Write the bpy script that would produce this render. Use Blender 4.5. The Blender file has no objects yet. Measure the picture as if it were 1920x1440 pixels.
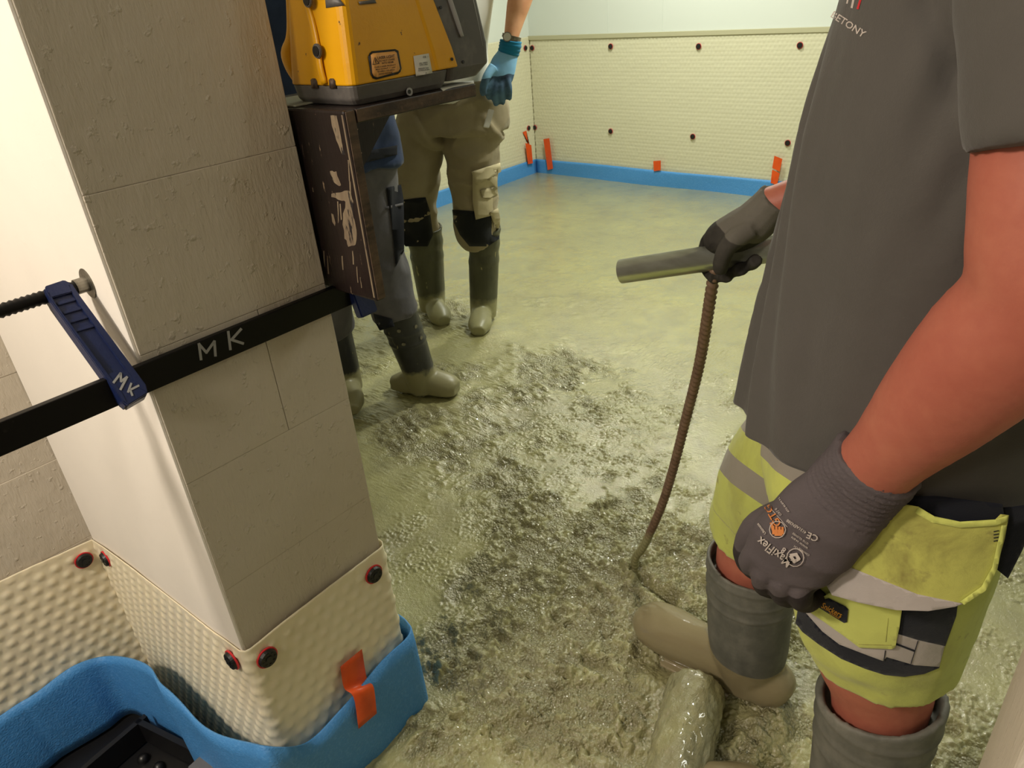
import bpy, bmesh, math, random
import numpy as np
from mathutils import Vector, Matrix
from mathutils.bvhtree import BVHTree
random.seed(7); rng = np.random.RandomState(7)
SC = bpy.context.scene; COL = SC.collection
# ------------------------------------------------------------ camera
F = 1360.0; H = 1.32
nz = lambda v: v / np.linalg.norm(v)
_up = -nz(np.array([210., -2480., -F])); _yb = np.array([1340., 860., -F]); _yb = nz(_yb - _up * _yb.dot(_up)); _xb = np.cross(_yb, _up)
R = np.array([_xb, _yb, _up]); CAM = np.array([0, 0, H])
cd = bpy.data.cameras.new('camera'); cam = bpy.data.objects.new('camera', cd); COL.objects.link(cam)
cd.sensor_fit = 'HORIZONTAL'; cd.sensor_width = 36; cd.lens = F / 1920 * 36; cd.clip_start = 0.02
M = Matrix([[R[i][j] for j in range(3)] for i in range(3)]).to_4x4(); M.translation = Vector(CAM); cam.matrix_world = M
SC.camera = cam
SC.view_settings.view_transform = 'Standard'; SC.view_settings.look = 'None'; SC.view_settings.gamma = 1
SC.view_settings.exposure = 0.0; SC.view_settings.use_curve_mapping = False
w = bpy.data.worlds.new('world'); SC.world = w; w.use_nodes = True
w.node_tree.nodes['Background'].inputs[0].default_value = (.9, .95, 1, 1); w.node_tree.nodes['Background'].inputs[1].default_value = .05
def area(name, loc, target, sx, sy, power, col):
    d = bpy.data.lights.new(name, 'AREA'); d.shape = 'RECTANGLE'; d.size = sx; d.size_y = sy; d.energy = power; d.color = col
    o = bpy.data.objects.new(name, d); COL.objects.link(o); o.location = loc
    o.rotation_euler = (Vector(target) - Vector(loc)).to_track_quat('-Z', 'Y').to_euler(); return o
area('work_light_hall', (-1.08, -1.0, 2.1), (-1.2, .3, .8), .2, .2, 30, (1, .89, .76))
area('pillar_graze_fill', (-.35, -1.3, 2.25), (-.6, .6, .7), .3, .3, 7.5, (1, .9, .78))  # added unseen lamp grazing the grey pillar face to bring out texture
area('ceiling_lamp_room', (-1.2, 2.9, 2.33), (-1.2, 2.9, 0), .07, .45, 42, (.99, 1, .86))
area('ceiling_lamp_corner', (-2.35, 3.7, 2.33), (-2.35, 3.7, 0), .06, .35, 36, (.99, 1, .86))
area('side_fill', (.9, 2.6, 2.33), (.2, 2.4, 0), .2, .8, 9, (.98, 1, .9))  # added unseen fill from the right, lights the grey pillar face
# ------------------------------------------------------------ pixel -> place helpers (give real distances)
def ray(p): return R @ nz(np.array([p[0] - 960., -(p[1] - 720.), -F]))
def on(px, py, ax, val):
    d = ray((px, py)); return Vector(CAM + d * ((val - CAM[ax]) / d[ax]))
def onX(px, py, v): return on(px, py, 0, v)
def onY(px, py, v): return on(px, py, 1, v)
def onZ(px, py, v=0.): return on(px, py, 2, v)
HF = nz(np.array([-.673, .74, 0]))
def onD(px, py, D):
    d = ray((px, py)); return Vector(CAM + d * (D / d.dot(HF)))
# ------------------------------------------------------------ noise (numpy)
def _h(ix, iy, iz):
    n = (ix * 374761393 + iy * 668265263 + iz * 2147483647 * 3 + 1442695) & 0xffffffff
    n = ((n ^ (n >> 13)) * 1274126177) & 0xffffffff
    n = ((n ^ (n >> 16)) * 2246822519) & 0xffffffff
    return ((n ^ (n >> 15)) & 0xffff) / 65535.0
def vn(x, y, z=None):
    x = np.asarray(x, float); y = np.asarray(y, float); z = np.zeros_like(x) if z is None else np.asarray(z, float)
    ix, iy, iz = [np.floor(a).astype(np.int64) for a in (x, y, z)]
    fx, fy, fz = x - ix, y - iy, z - iz
    s = lambda t: t * t * (3 - 2 * t)
    fx, fy, fz = s(fx), s(fy), s(fz); r = 0
    for a in (0, 1):
        for b in (0, 1):
            for c in (0, 1):
                r = r + _h(ix + a, iy + b, iz + c) * (fx if a else 1 - fx) * (fy if b else 1 - fy) * (fz if c else 1 - fz)
    return r * 2 - 1
def fbm(x, y, z=None, o=4):
    r = 0; a = .5
    for i in range(o):
        r = r + a * vn(x * 2 ** i + 17 * i, y * 2 ** i + 5 * i, None if z is None else z * 2 ** i); a *= .5
    return r
def worley(x, y):   # distance to the nearest point, cell size 1
    ix, iy = np.floor(x).astype(np.int64), np.floor(y).astype(np.int64); d = np.full(x.shape, 9.)
    zz = np.zeros_like(ix)
    for a in (-1, 0, 1):
        for b in (-1, 0, 1):
            px = ix + a + _h(ix + a, iy + b, zz + 3); py = iy + b + _h(ix + a, iy + b, zz + 9)
            d = np.minimum(d, (px - x) ** 2 + (py - y) ** 2)
    return np.sqrt(d)
# ------------------------------------------------------------ materials
def srgb(r, g, b):
    f = lambda c: c / 12.92 if c <= .04045 else ((c + .055) / 1.055) ** 2.4
    return (f(r / 255), f(g / 255), f(b / 255), 1)
class Mt:
    def __init__(s, name, col, rough=.6, metal=0, spec=.5, coat=0):
        s.m = bpy.data.materials.new(name); s.m.use_nodes = True; s.t = s.m.node_tree; s.b = s.t.nodes['Principled BSDF']
        s.b.inputs['Base Color'].default_value = col; s.b.inputs['Roughness'].default_value = rough
        s.b.inputs['Metallic'].default_value = metal; s.b.inputs['Specular IOR Level'].default_value = spec
        s.b.inputs['Coat Weight'].default_value = coat
        s.tc = s.n('ShaderNodeTexCoord'); s.col = None; s.c0 = col; s.last = None
    def n(s, t, **k):
        x = s.t.nodes.new(t)
        for a, b in k.items(): setattr(x, a, b)
        return x
    def L(s, a, b): s.t.links.new(a, b)
    def noise(s, scale=5, detail=4, rough=.6, co='Object', stretch=None, dist=0):
        x = s.n('ShaderNodeTexNoise'); x.inputs['Scale'].default_value = scale; x.inputs['Detail'].default_value = detail
        x.inputs['Roughness'].default_value = rough; x.inputs['Distortion'].default_value = dist
        src = s.tc.outputs[co]
        if stretch:
            mp = s.n('ShaderNodeMapping'); mp.inputs['Scale'].default_value = stretch; s.L(src, mp.inputs[0]); src = mp.outputs[0]
        s.L(src, x.inputs['Vector']); return x.outputs['Fac']
    def ramp(s, fac, stops, const=False):
        r = s.n('ShaderNodeValToRGB'); e = r.color_ramp.elements
        if const: r.color_ramp.interpolation = 'CONSTANT'
        while len(e) < len(stops): e.new(.5)
        for i, (p, c) in enumerate(stops): e[i].position = p; e[i].color = c if len(c) == 4 else (*c, 1)
        s.L(fac, r.inputs[0]); return r.outputs[0]
    def mixc(s, fac, a, b, mode='MIX'):
        x = s.n('ShaderNodeMix', data_type='RGBA', blend_type=mode)
        for v, i in ((fac, 0), (a, 6), (b, 7)):
            if isinstance(v, (int, float, tuple)): x.inputs[i].default_value = v
            else: s.L(v, x.inputs[i])
        return x.outputs[2]
    def color(s, c): s.L(c, s.b.inputs['Base Color']); s.col = c
    def overlay(s, fac, c): s.color(s.mixc(fac, s.col if s.col is not None else s.c0, c)); return s
    def mask(s, scale, lo, hi, **k):
        return s.ramp(s.noise(scale, **k), [(lo, (0, 0, 0)), (hi, (1, 1, 1))])
    def vary(s, scale, c2, amt=1, lo=.35, hi=.65, **k):
        m = s.ramp(s.noise(scale, **k), [(lo, (0, 0, 0)), (hi, (amt, amt, amt))]); return s.overlay(m, c2)
    def bump(s, h, strength=.3, dist=.01):
        x = s.n('ShaderNodeBump'); x.inputs['Strength'].default_value = strength; x.inputs['Distance'].default_value = dist
        s.L(h, x.inputs['Height'])
        if s.last is not None: s.L(s.last, x.inputs['Normal'])
        s.last = x.outputs[0]; s.L(s.last, s.b.inputs['Normal']); return s
    def roughmap(s, f, lo, hi):
        x = s.n('ShaderNodeMapRange'); x.inputs[3].default_value = lo; x.inputs[4].default_value = hi; s.L(f, x.inputs[0]); s.L(x.outputs[0], s.b.inputs['Roughness']); return s
    def attr(s, name):
        a = s.n('ShaderNodeAttribute', attribute_name=name); return a.outputs['Fac']
    def zmask(s, z0, z1, nscale=12, namp=.05):   # 1 below the wavy level (object == world height)
        sx = s.n('ShaderNodeSeparateXYZ'); s.L(s.tc.outputs['Object'], sx.inputs[0])
        m = s.n('ShaderNodeMath', operation='MULTIPLY_ADD'); s.L(s.noise(nscale, 5), m.inputs[0]); m.inputs[1].default_value = namp; s.L(sx.outputs[2], m.inputs[2])
        r = s.n('ShaderNodeMapRange'); r.inputs[1].default_value = z0 + namp / 2; r.inputs[2].default_value = z1 + namp / 2; r.inputs[3].default_value = 1; r.inputs[4].default_value = 0
        s.L(m.outputs[0], r.inputs[0]); return r.outputs[0]
G3 = lambda v: (v, v, v, 1)
CONC = srgb(147, 142, 102); CONCD = srgb(124, 117, 88)
def concrete_mat(name, col=CONC, r0=.16, r1=.42):
    m = Mt(name, col, .3, spec=.6)
    m.vary(2.2, srgb(168, 164, 110), .8, detail=6, dist=1.2); m.vary(9, CONCD, .5, .5, .75, detail=6)
    m.roughmap(m.noise(6, 5), r0, r1); m.b.inputs['Coat Weight'].default_value = 1.0; m.b.inputs['Coat Roughness'].default_value = .05; m.bump(m.noise(380, 3), .5, .002); m.bump(m.noise(110, 5), .4, .005); return m
m_conc = concrete_mat('wet_concrete', r0=.06, r1=.34)
m_conc.overlay(m_conc.ramp(m_conc.attr('rough'), [(.1, (0, 0, 0)), (1, (.45, .45, .45))]), srgb(104, 97, 76))
_v = m_conc.n('ShaderNodeTexVoronoi'); _v.inputs['Scale'].default_value = 170; m_conc.L(m_conc.tc.outputs['Object'], _v.inputs['Vector'])
_m = m_conc.n('ShaderNodeMath', operation='MULTIPLY'); m_conc.L(_v.outputs['Distance'], _m.inputs[0]); m_conc.L(m_conc.attr('rough'), _m.inputs[1]); m_conc.bump(_m.outputs[0], .8, -.005)
m_conc.L(m_conc.last, m_conc.b.inputs['Coat Normal']); m_conc = m_conc.m
def paint(name, col, b=1.0):
    m = Mt(name, col, .62, spec=.35)
    m.vary(3, tuple(c * .93 for c in col[:3]) + (1,), .7, detail=3)
    m.bump(m.noise(60, 4, stretch=(1, 1, .28)), .30 * b, .004); m.bump(m.noise(240, 3, stretch=(1, 1, .25)), .5 * b, .0016)
    v = m.ramp(m.noise(75, 3, rough=.5), [(.62, (0, 0, 0)), (.78, (1, 1, 1))]); m.bump(v, .45 * b, .003); m.bump(m.noise(7, 3), .25 * b, .02); return m.m
m_block = paint('painted_block', srgb(205, 195, 178), 1.2)
m_block_lit = paint('painted_block_lit', srgb(238, 231, 220), .2)  # lit copy of the block paint, strong light put into its colour
m_wall = Mt('smooth_white_wall', srgb(206, 211, 204), .6).m
m_ceil = Mt('ceiling_paint', srgb(225, 225, 220), .8).m
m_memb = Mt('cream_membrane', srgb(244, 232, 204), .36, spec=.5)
m_memb.b.inputs['Subsurface Weight'].default_value = .25; m_memb.b.inputs['Subsurface Radius'].default_value = (.01, .008, .005); m_memb.b.inputs['Subsurface Scale'].default_value = .3
m_memb.vary(3, srgb(236, 222, 190), .6); m_memb = m_memb.m
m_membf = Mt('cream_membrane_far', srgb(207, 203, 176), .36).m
m_blue = Mt('blue_foam', srgb(72, 142, 208), .5, spec=.5)
m_blue.vary(160, srgb(96, 158, 220), .7, .5, .7, detail=2); m_blue.bump(m_blue.noise(230, 2), .5, .003); m_blue.bump(m_blue.noise(14, 4), .3, .01); m_blue = m_blue.m
m_black = Mt('black_plastic', srgb(20, 20, 22), .38).m
m_blacksteel = Mt('black_painted_bar', srgb(5, 5, 6), .42, spec=.25)
m_blacksteel.vary(18, srgb(70, 70, 68), .35, .66, .7); m_blacksteel = m_blacksteel.m
m_red = Mt('red_plastic', srgb(205, 40, 50), .45).m
m_clamp = Mt('dark_blue_casting', srgb(22, 34, 74), .38, spec=.5); m_clamp.bump(m_clamp.noise(150, 3), .25, .002); m_clamp = m_clamp.m
m_steel = Mt('dull_steel', srgb(150, 146, 135), .38, metal=.9); m_steel.vary(60, srgb(90, 84, 74), .7); m_steel = m_steel.m
m_marker = Mt('silver_marker', srgb(150, 150, 148), .5).m
m_tape = Mt('orange_tape', srgb(226, 86, 24), .42); m_tape.vary(25, srgb(205, 70, 20), .6); m_tape = m_tape.m
m_grey = Mt('grey_sheet_metal', srgb(112, 112, 114), .5, metal=.3).m
# ------------------------------------------------------------ mesh helpers
def tag(o, label=None, cat=None, group=None, kind=None):
    if label: o['label'] = label
    if cat: o['category'] = cat
    if group: o['group'] = group
    if kind: o['kind'] = kind
    return o
def empty(name, loc, label, cat, group=None):
    o = bpy.data.objects.new(name, None); COL.objects.link(o); o.location = loc; return tag(o, label, cat, group)
def link(name, me, mat, parent=None):
    o = bpy.data.objects.new(name, me); COL.objects.link(o)
    if mat is not None and not me.materials: me.materials.append(mat)
    if parent is not None:
        o.parent = parent; o.matrix_parent_inverse = Matrix.Translation(parent.location).inverted()
        if parent.parent is not None: o.matrix_parent_inverse = Matrix.Translation(parent.location + parent.parent.location).inverted() if 0 else o.matrix_parent_inverse
    return o
def pyd(name, V, Fc, mat=None, parent=None, smooth=True):
    me = bpy.data.meshes.new(name); me.from_pydata([tuple(v) for v in V], [], Fc); me.update()
    if smooth: me.polygons.foreach_set('use_smooth', [True] * len(me.polygons))
    return link(name, me, mat, parent)
def bmo(name, bm, mat, parent=None, smooth=False):
    bmesh.ops.recalc_face_normals(bm, faces=bm.faces)
    me = bpy.data.meshes.new(name); bm.to_mesh(me); bm.free()
    if smooth: me.polygons.foreach_set('use_smooth', [True] * len(me.polygons))
    return link(name, me, mat, parent)
def box(lo, hi, bev=0, seg=2):
    bm = bmesh.new(); r = bmesh.ops.create_cube(bm, size=1)
    for v in bm.verts: v.co = Vector([lo[i] + (v.co[i] + .5) * (hi[i] - lo[i]) for i in range(3)])
    if bev: bmesh.ops.bevel(bm, geom=bm.edges[:], offset=bev, segments=seg, profile=.6, affect='EDGES')
    return bm
def quadbox(corners, thick, bev=0):   # 4 corners, extruded along their normal
    bm = bmesh.new(); vs = [Vector(c) for c in corners]; n = (vs[1] - vs[0]).cross(vs[3] - vs[0]).normalized() * thick
    a = [bm.verts.new(v) for v in vs]; b = [bm.verts.new(v + n) for v in vs]; k = len(vs)
    bm.faces.new(a[::-1]); bm.faces.new(b)
    for i in range(k): bm.faces.new((a[i], a[(i + 1) % k], b[(i + 1) % k], b[i]))
    if bev: bmesh.ops.bevel(bm, geom=bm.edges[:], offset=bev, segments=2, affect='EDGES')
    return bm
def join(*bms):
    out = bmesh.new()
    for b in bms:
        me = bpy.data.meshes.new('t'); b.to_mesh(me); out.from_mesh(me); bpy.data.meshes.remove(me); b.free()
    return out
def cr(pts, n):   # Catmull-Rom through rows of any dimension
    P = np.array(pts, float); P = np.vstack([2 * P[0] - P[1], P, 2 * P[-1] - P[-2]]); out = []
    for i in range(1, len(P) - 2):
        for k in range(n):
            t = k / n; a, b, c, d = P[i - 1:i + 3]
            out.append(.5 * ((2 * b) + (-a + c) * t + (2 * a - 5 * b + 4 * c - d) * t * t + (-a + 3 * b - 3 * c + d) * t ** 3))
    out.append(P[-2]); return np.array(out)
def sweep(path, rad, n=16, ref=(0, 1, 0), caps=True, k=4, power=2.0, ribs=None, fixed=False):
    """tube along path; rad rows (a,b): a along the side axis derived from ref, b across."""
    rad = [(r, r) if not hasattr(r, '__len__') else r for r in rad]
    D = cr([list(p) + list(r) for p, r in zip(path, rad)], k) if k > 1 else np.array([list(p) + list(r) for p, r in zip(path, rad)], float)
    P = D[:, :3]; T = np.gradient(P, axis=0); T /= np.linalg.norm(T, axis=1)[:, None] + 1e-9
    V = []; ref = np.array(ref, float)
    for i in range(len(P)):
        b = ref - T[i] * ref.dot(T[i]); b /= np.linalg.norm(b) + 1e-9; c = np.cross(T[i], b)
        if fixed: b = ref; c = np.cross(np.array([0, 0, 1.]), ref)
        for j in range(n):
            a = 2 * math.pi * j / n; ca, sa = math.cos(a), math.sin(a)
            f = (abs(ca) ** power + abs(sa) ** power) ** (-1 / power)
            q = P[i] + b * (D[i, 3] * ca * f) + c * (D[i, 4] * sa * f)
            if ribs: q = q + (b * ca + c * sa) * ribs(i, a)
            V.append(q)
    Fc = []; m = len(P)
    for i in range(m - 1):
        for j in range(n):
            j2 = (j + 1) % n; Fc.append((i * n + j, i * n + j2, (i + 1) * n + j2, (i + 1) * n + j))
    if caps:
        Fc.append(tuple(range(n))[::-1]); Fc.append(tuple(range((m - 1) * n, m * n)))
    return V, Fc
def multi(*vf):
    V, Fc = [], []
    for v, f in vf:
        o = len(V); V += list(v); Fc += [tuple(i + o for i in q) for q in f]
    return V, Fc
def fusion(name, parts, voxel, mat, parent=None, smooth=4, disp=None, factor=.5):
    """closed lofts melted into one continuous surface"""
    V, Fc = multi(*parts); me = bpy.data.meshes.new(name); me.from_pydata([tuple(v) for v in V], [], Fc); me.update()
    bm = bmesh.new(); bm.from_mesh(me); bmesh.ops.recalc_face_normals(bm, faces=bm.faces); bm.to_mesh(me); bm.free()
    o = bpy.data.objects.new(name, me); COL.objects.link(o)
    r = o.modifiers.new('r', 'REMESH'); r.mode = 'VOXEL'; r.voxel_size = voxel
    s = o.modifiers.new('s', 'SMOOTH'); s.iterations = smooth; s.factor = factor
    dg = bpy.context.evaluated_depsgraph_get(); dg.update(); me2 = bpy.data.meshes.new_from_object(o.evaluated_get(dg))
    bpy.data.objects.remove(o); bpy.data.meshes.remove(me); me2.name = name
    if disp is not None:
        n = len(me2.vertices); c = np.empty(n * 3); me2.vertices.foreach_get('co', c); c = c.reshape(-1, 3)
        nn = np.empty(n * 3); me2.vertices.foreach_get('normal', nn); nn = nn.reshape(-1, 3)
        c = c + nn * disp(c)[:, None]; me2.vertices.foreach_set('co', c.ravel()); me2.update()
    me2.polygons.foreach_set('use_smooth', [True] * len(me2.polygons))
    return link(name, me2, mat, parent)
def setattr_f(o, name, fn):
    me = o.data; n = len(me.vertices); c = np.empty(n * 3); me.vertices.foreach_get('co', c); c = c.reshape(-1, 3)
    a = me.attributes.new(name, 'FLOAT', 'POINT'); a.data.foreach_set('value', np.asarray(fn(c), np.float32))
def bvh(o):
    bm = bmesh.new(); bm.from_mesh(o.data); t = BVHTree.FromBMesh(bm); bm.free(); return t
def patch(name, poly, target, mat, parent=None, off=.0015, thick=.002, step=10, back=None, smooth=True):
    """a flat cut-out laid on a surface: outline given as seen, vertices dropped onto the surface, real thickness"""
    bm = bmesh.new(); bm.faces.new([bm.verts.new((x, y, 0)) for x, y in poly])
    xs = [p[0] for p in poly]; ys = [p[1] for p in poly]
    for ax, a in ((0, xs), (1, ys)):
        v = min(a) + step
        while v < max(a):
            co = [0, 0, 0]; no = [0, 0, 0]; co[ax] = v; no[ax] = 1
            bmesh.ops.bisect_plane(bm, geom=bm.verts[:] + bm.edges[:] + bm.faces[:], plane_co=co, plane_no=no); v += step
    t = target if isinstance(target, BVHTree) else bvh(target); C = Vector(CAM); ok = []
    for v in bm.verts:
        d = Vector(ray((v.co.x, v.co.y))); h = t.ray_cast(C, d)
        ok.append((v, v.co.copy(), d, h))
    ds = sorted(q[3][3] for q in ok if q[3][0] is not None); md = ds[len(ds) // 2] if ds else 1
    bad = [q for q in ok if q[3][0] is None or abs(q[3][3] - md) > .10]; good = [q for q in ok if not (q[3][0] is None or abs(q[3][3] - md) > .10)]
    for v, c0_, d, h in good: v.co = h[0] - d * off * 1.4
    for v, c0_, d, h in bad:
        g_ = min(good, key=lambda q: (q[1] - c0_).length) if good else None; v.co = C + d * (g_[3][3] if g_ else md)
    bmesh.ops.recalc_face_normals(bm, faces=bm.faces); bm.normal_update()
    fs = bm.faces[:]
    if fs and sum(f.normal.dot(f.calc_center_median() - C) for f in fs) > 0: bmesh.ops.reverse_faces(bm, faces=fs)
    bm.normal_update(); top = {v: v.normal.copy() for v in bm.verts}
    r = bmesh.ops.extrude_face_region(bm, geom=fs)
    for g in [g for g in r['geom'] if isinstance(g, bmesh.types.BMVert)]:
        g.co += (C - g.co).normalized() * thick
    return bmo(name, bm, mat, parent, smooth)
def text_bm(txt, size, bold=0):
    c = bpy.data.curves.new('t', 'FONT'); c.body = txt; c.size = size; c.align_x = 'CENTER'; c.align_y = 'CENTER'; c.resolution_u = 2; c.offset = bold
    o = bpy.data.objects.new('t', c); COL.objects.link(o); dg = bpy.context.evaluated_depsgraph_get(); dg.update()
    me = bpy.data.meshes.new_from_object(o.evaluated_get(dg)); bpy.data.objects.remove(o)
    bm = bmesh.new(); bm.from_mesh(me); bpy.data.meshes.remove(me); return bm
def print_on(name, items, target, mat, parent=None, off=.0012):
    """flat lettering: items (text, x, y, size, angle, width factor) drawn on the surface seen at x,y"""
    out = bmesh.new(); t = bvh(target); C = Vector(CAM)
    for it in items:
        if it[0] == 'poly':
            b = bmesh.new(); b.faces.new([b.verts.new((x, y, 0)) for x, y in it[1]])
        else:
            txt, x0, y0, s, ang, wf = it; b = text_bm(txt, s, s * .012)
            ca, sa = math.cos(math.radians(ang)), math.sin(math.radians(ang))
            for v in b.verts:
                X, Y = v.co.x * wf, -v.co.y; v.co = Vector((x0 + X * ca - Y * sa, y0 + X * sa + Y * ca, 0))
        for v in b.verts:
            d = Vector(ray((v.co.x, v.co.y))); h = t.ray_cast(C, d)
            v.co = (h[0] - d * off) if h[0] is not None else C + d * .8
        me = bpy.data.meshes.new('t'); b.to_mesh(me); out.from_mesh(me); bpy.data.meshes.remove(me); b.free()
    return bmo(name, out, mat, parent)
def disc(c, nrm, r, h, seg=20, mat=None, name='disc', parent=None, r2=None, bev=0):
    bm = bmesh.new(); bmesh.ops.create_cone(bm, cap_ends=True, segments=seg, radius1=r, radius2=r if r2 is None else r2, depth=h)
    if bev: bmesh.ops.bevel(bm, geom=[e for e in bm.edges if abs(e.verts[0].co.z - e.verts[1].co.z) < 1e-6], offset=bev, segments=2, affect='EDGES')
    q = Vector(nrm).to_track_quat('Z', 'Y'); bm.transform(Matrix.Translation(Vector(c) + Vector(nrm).normalized() * h / 2) @ q.to_matrix().to_4x4())
    return bmo(name, bm, mat, parent, False) if mat is not None else bm
# ------------------------------------------------------------ setting
XG = -.90; YW = .306; YB = .592; XL = -1.535; XFL = -3.735; YF = 4.62; XR = 1.9; ZC = 2.42
def sbox(name, lo, hi, mat, kind='structure', parent=None, bev=0):
    o = bmo(name, box(lo, hi, bev), mat, parent)
    if kind and parent is None: o['kind'] = kind
    return o
sbox('ceiling', (XFL - .2, -2.2, ZC), (XR + .2, YF + .2, ZC + .12), m_ceil)
sbox('wall_far', (XFL - .2, YF, -.15), (XR + .2, YF + .15, ZC), m_wall)
wf = [o for o in SC.objects if o.name == 'wall_far'][0]
for px in (1140, 1242):    # thin upright board joints on the smooth upper wall
    x = onY(px, 40, YF).x; sbox('board_joint', (x - .002, YF - .0025, 1.0), (x + .002, YF + .01, ZC), m_wall, parent=wf)
sbox('wall_far_left', (XFL - .15, YB - .2, -.15), (XFL, YF, ZC), m_wall)
sbox('wall_far_right', (XR, -2.0, -.15), (XR + .15, YF, ZC), m_wall)
sbox('wall_behind', (XL - .2, -2.15, -.15), (XR + .2, -2.0, ZC), m_wall)
wp = sbox('wall_left', (XFL, YW + .004, -.15), (XG - .004, YB - .004, ZC), m_block)
wl = sbox('wall_hall_left', (XL - .25, -2.0, -.15), (XL - .004, YW, ZC), m_block)
wr = sbox('wall_right', (.027, YW, -.15), (XR, YB, ZC), m_block, bev=.004)
def blocks(parent, spans, z0, z1, h, axis):
    k = 0; z = z0
    while z < z1 - .01:
        zt = min(z + h, z1)
        for lo, hi in spans(k):
            j = [random.uniform(-.0009, .0009) for _ in range(2)]
            bmo('block', box((lo[0], lo[1], z + .0001), (hi[0] + j[0] * axis[0], hi[1] + j[1] * axis[1], zt - .0001), .0012, 2), m_block, parent)
        z = zt; k += 1
def pil_spans(k):
    ym = .475 if k == 4 else None
    x1 = XG
    if ym: return [((-1.25, YW, 0), (x1, ym - .0004, 0)), ((-1.25, ym + .0004, 0), (x1, YB, 0)), ((XL, YW, 0), (-1.252, YB, 0))]
    return [((-1.30, YW, 0), (x1, YB, 0)), ((XL, YW, 0), (-1.302, YB, 0))]
blocks(wp, pil_spans, -.05, 2.4, .2, (1, 0))
def hall_spans(k):
    o = .25 * (k % 2); ys = [YW - .002 - o - .5 * i for i in range(0, 5)]; ys = [YW - .002] + [y for y in ys if y < YW - .1]
    return [((XL - .1, b + .002, 0), (XL, a, 0)) for a, b in zip(ys[:-1], ys[1:])]
blocks(wl, hall_spans, -.05, 2.4, .2, (1, 0))
# smooth skin on the hall face, its overexposure put into a whiter colour
wc = bmo('lit_face_skin', box((XL, YW - .0045, -.05), (XG - .0015, YW + .01, 2.4), .003), m_block_lit, wp)
sbox('floor', (XFL, -2.0, -.25), (XR, YF, -.12), m_black)
# membranes --------------------------------------------------
def membrane(name, u0, u1, v0, v1, fn, step, pitch, hgt, mat, parent, top=None):
    nu, nv = int((u1 - u0) / step) + 1, int((v1 - v0) / step) + 1
    U, Vv = np.meshgrid(np.linspace(u0, u1, nu), np.linspace(0, 1, nv), indexing='ij')
    tv = top(U) if top is not None else v1; Z = v0 + (tv - v0) * Vv
    a = U / pitch; b = Z / (pitch * .87); row = np.round(b); fx = a + .5 * (row % 2); fx = fx - np.round(fx); fy = b - row
    d = np.sqrt(fx ** 2 + (fy * .87) ** 2); bumpv = hgt * np.clip(1 - (d / .30) ** 2, 0, 1) ** .7
    edge = np.clip((tv - Z) / .02, 0, 1); off = .004 + bumpv * edge + .004 * fbm(U * 3, Z * 3, o=2)
    V = [fn(u, z, o_) for u, z, o_ in zip(U.ravel(), Z.ravel(), off.ravel())]
    Fc = [(i * nv + j, (i + 1) * nv + j, (i + 1) * nv + j + 1, i * nv + j + 1) for i in range(nu - 1) for j in range(nv - 1)]
    o = pyd(name, V, Fc, mat, parent); s = o.modifiers.new('t', 'SOLIDIFY'); s.thickness = .0012; s.offset = -1; return o
# unrolled path round the pillar: hall wall -> inner corner -> white face -> outer corner -> grey face -> back
PP = [(XL, -.9), (XL, YW), (XG, YW), (XG, YB), (XFL + .3, YB)]
def rounded(P, r=.016, n=6, outs=None):
    out = [np.array(P[0], float)]
    for i in range(1, len(P) - 1):
        a, b, c = [np.array(q, float) for q in P[i - 1:i + 2]]; u = nz(a - b); v = nz(c - b); p0, p1 = b + u * r, b + v * r
        for k in range(n + 1):
            t = k / n; out.append((1 - t) ** 2 * p0 + 2 * t * (1 - t) * b + t * t * p1)
    out.append(np.array(P[-1], float)); return np.array(out)
RP = rounded(PP, .007); SL = np.concatenate([[0], np.cumsum(np.linalg.norm(np.diff(RP, axis=0), axis=1))])
def along(s):
    i = min(max(np.searchsorted(SL, s) - 1, 0), len(RP) - 2); t = (s - SL[i]) / (SL[i + 1] - SL[i]); d = nz(RP[i + 1] - RP[i])
    return RP[i] + (RP[i + 1] - RP[i]) * t, np.array([d[1], -d[0]])
S1 = 1.206; S2 = S1 + (XG - XL); S3 = S2 + (YB - YW)
def mtop(U): return np.interp(U, [0, S1 - .2, S1 - .05, S1, S1 + .15, S2 - .1, S2, S2 + .05, S3, S3 + 3], [.36, .36, .35, .345, .375, .41, .428, .432, .438, .44]) + .002 * vn(U * 14, U * 0)
def mfn(u, z, o):
    p, n = along(u); return (p[0] + n[0] * (o + .0045), p[1] + n[1] * (o + .0045), z)
mem = empty('dimpled_membrane', (XG, YW, 0), 'cream dimpled plastic sheet wrapped round the base of the near white pillar', 'membrane')
membrane('sheet', .35, S3 + .5, -.11, .43, mfn, .0042, .031, .0029, m_memb, mem, mtop)
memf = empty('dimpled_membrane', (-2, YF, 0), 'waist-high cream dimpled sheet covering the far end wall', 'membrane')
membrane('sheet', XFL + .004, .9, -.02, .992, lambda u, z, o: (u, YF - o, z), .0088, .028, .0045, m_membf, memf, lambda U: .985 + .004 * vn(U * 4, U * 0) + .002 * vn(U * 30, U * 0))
bmo('top_tape', box((XFL, YF - .014, .962), (.9, YF - .002, .99), .002), Mt('beige_membrane_edge', srgb(176, 172, 142), .6).m, memf)
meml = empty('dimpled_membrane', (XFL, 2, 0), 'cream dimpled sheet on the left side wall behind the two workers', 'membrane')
membrane('sheet', .61, YF - .004, -.02, .992, lambda u, z, o: (XFL + o, u, z), .0088, .028, .0045, m_membf, meml, lambda U: .985 + 0 * U)
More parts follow.
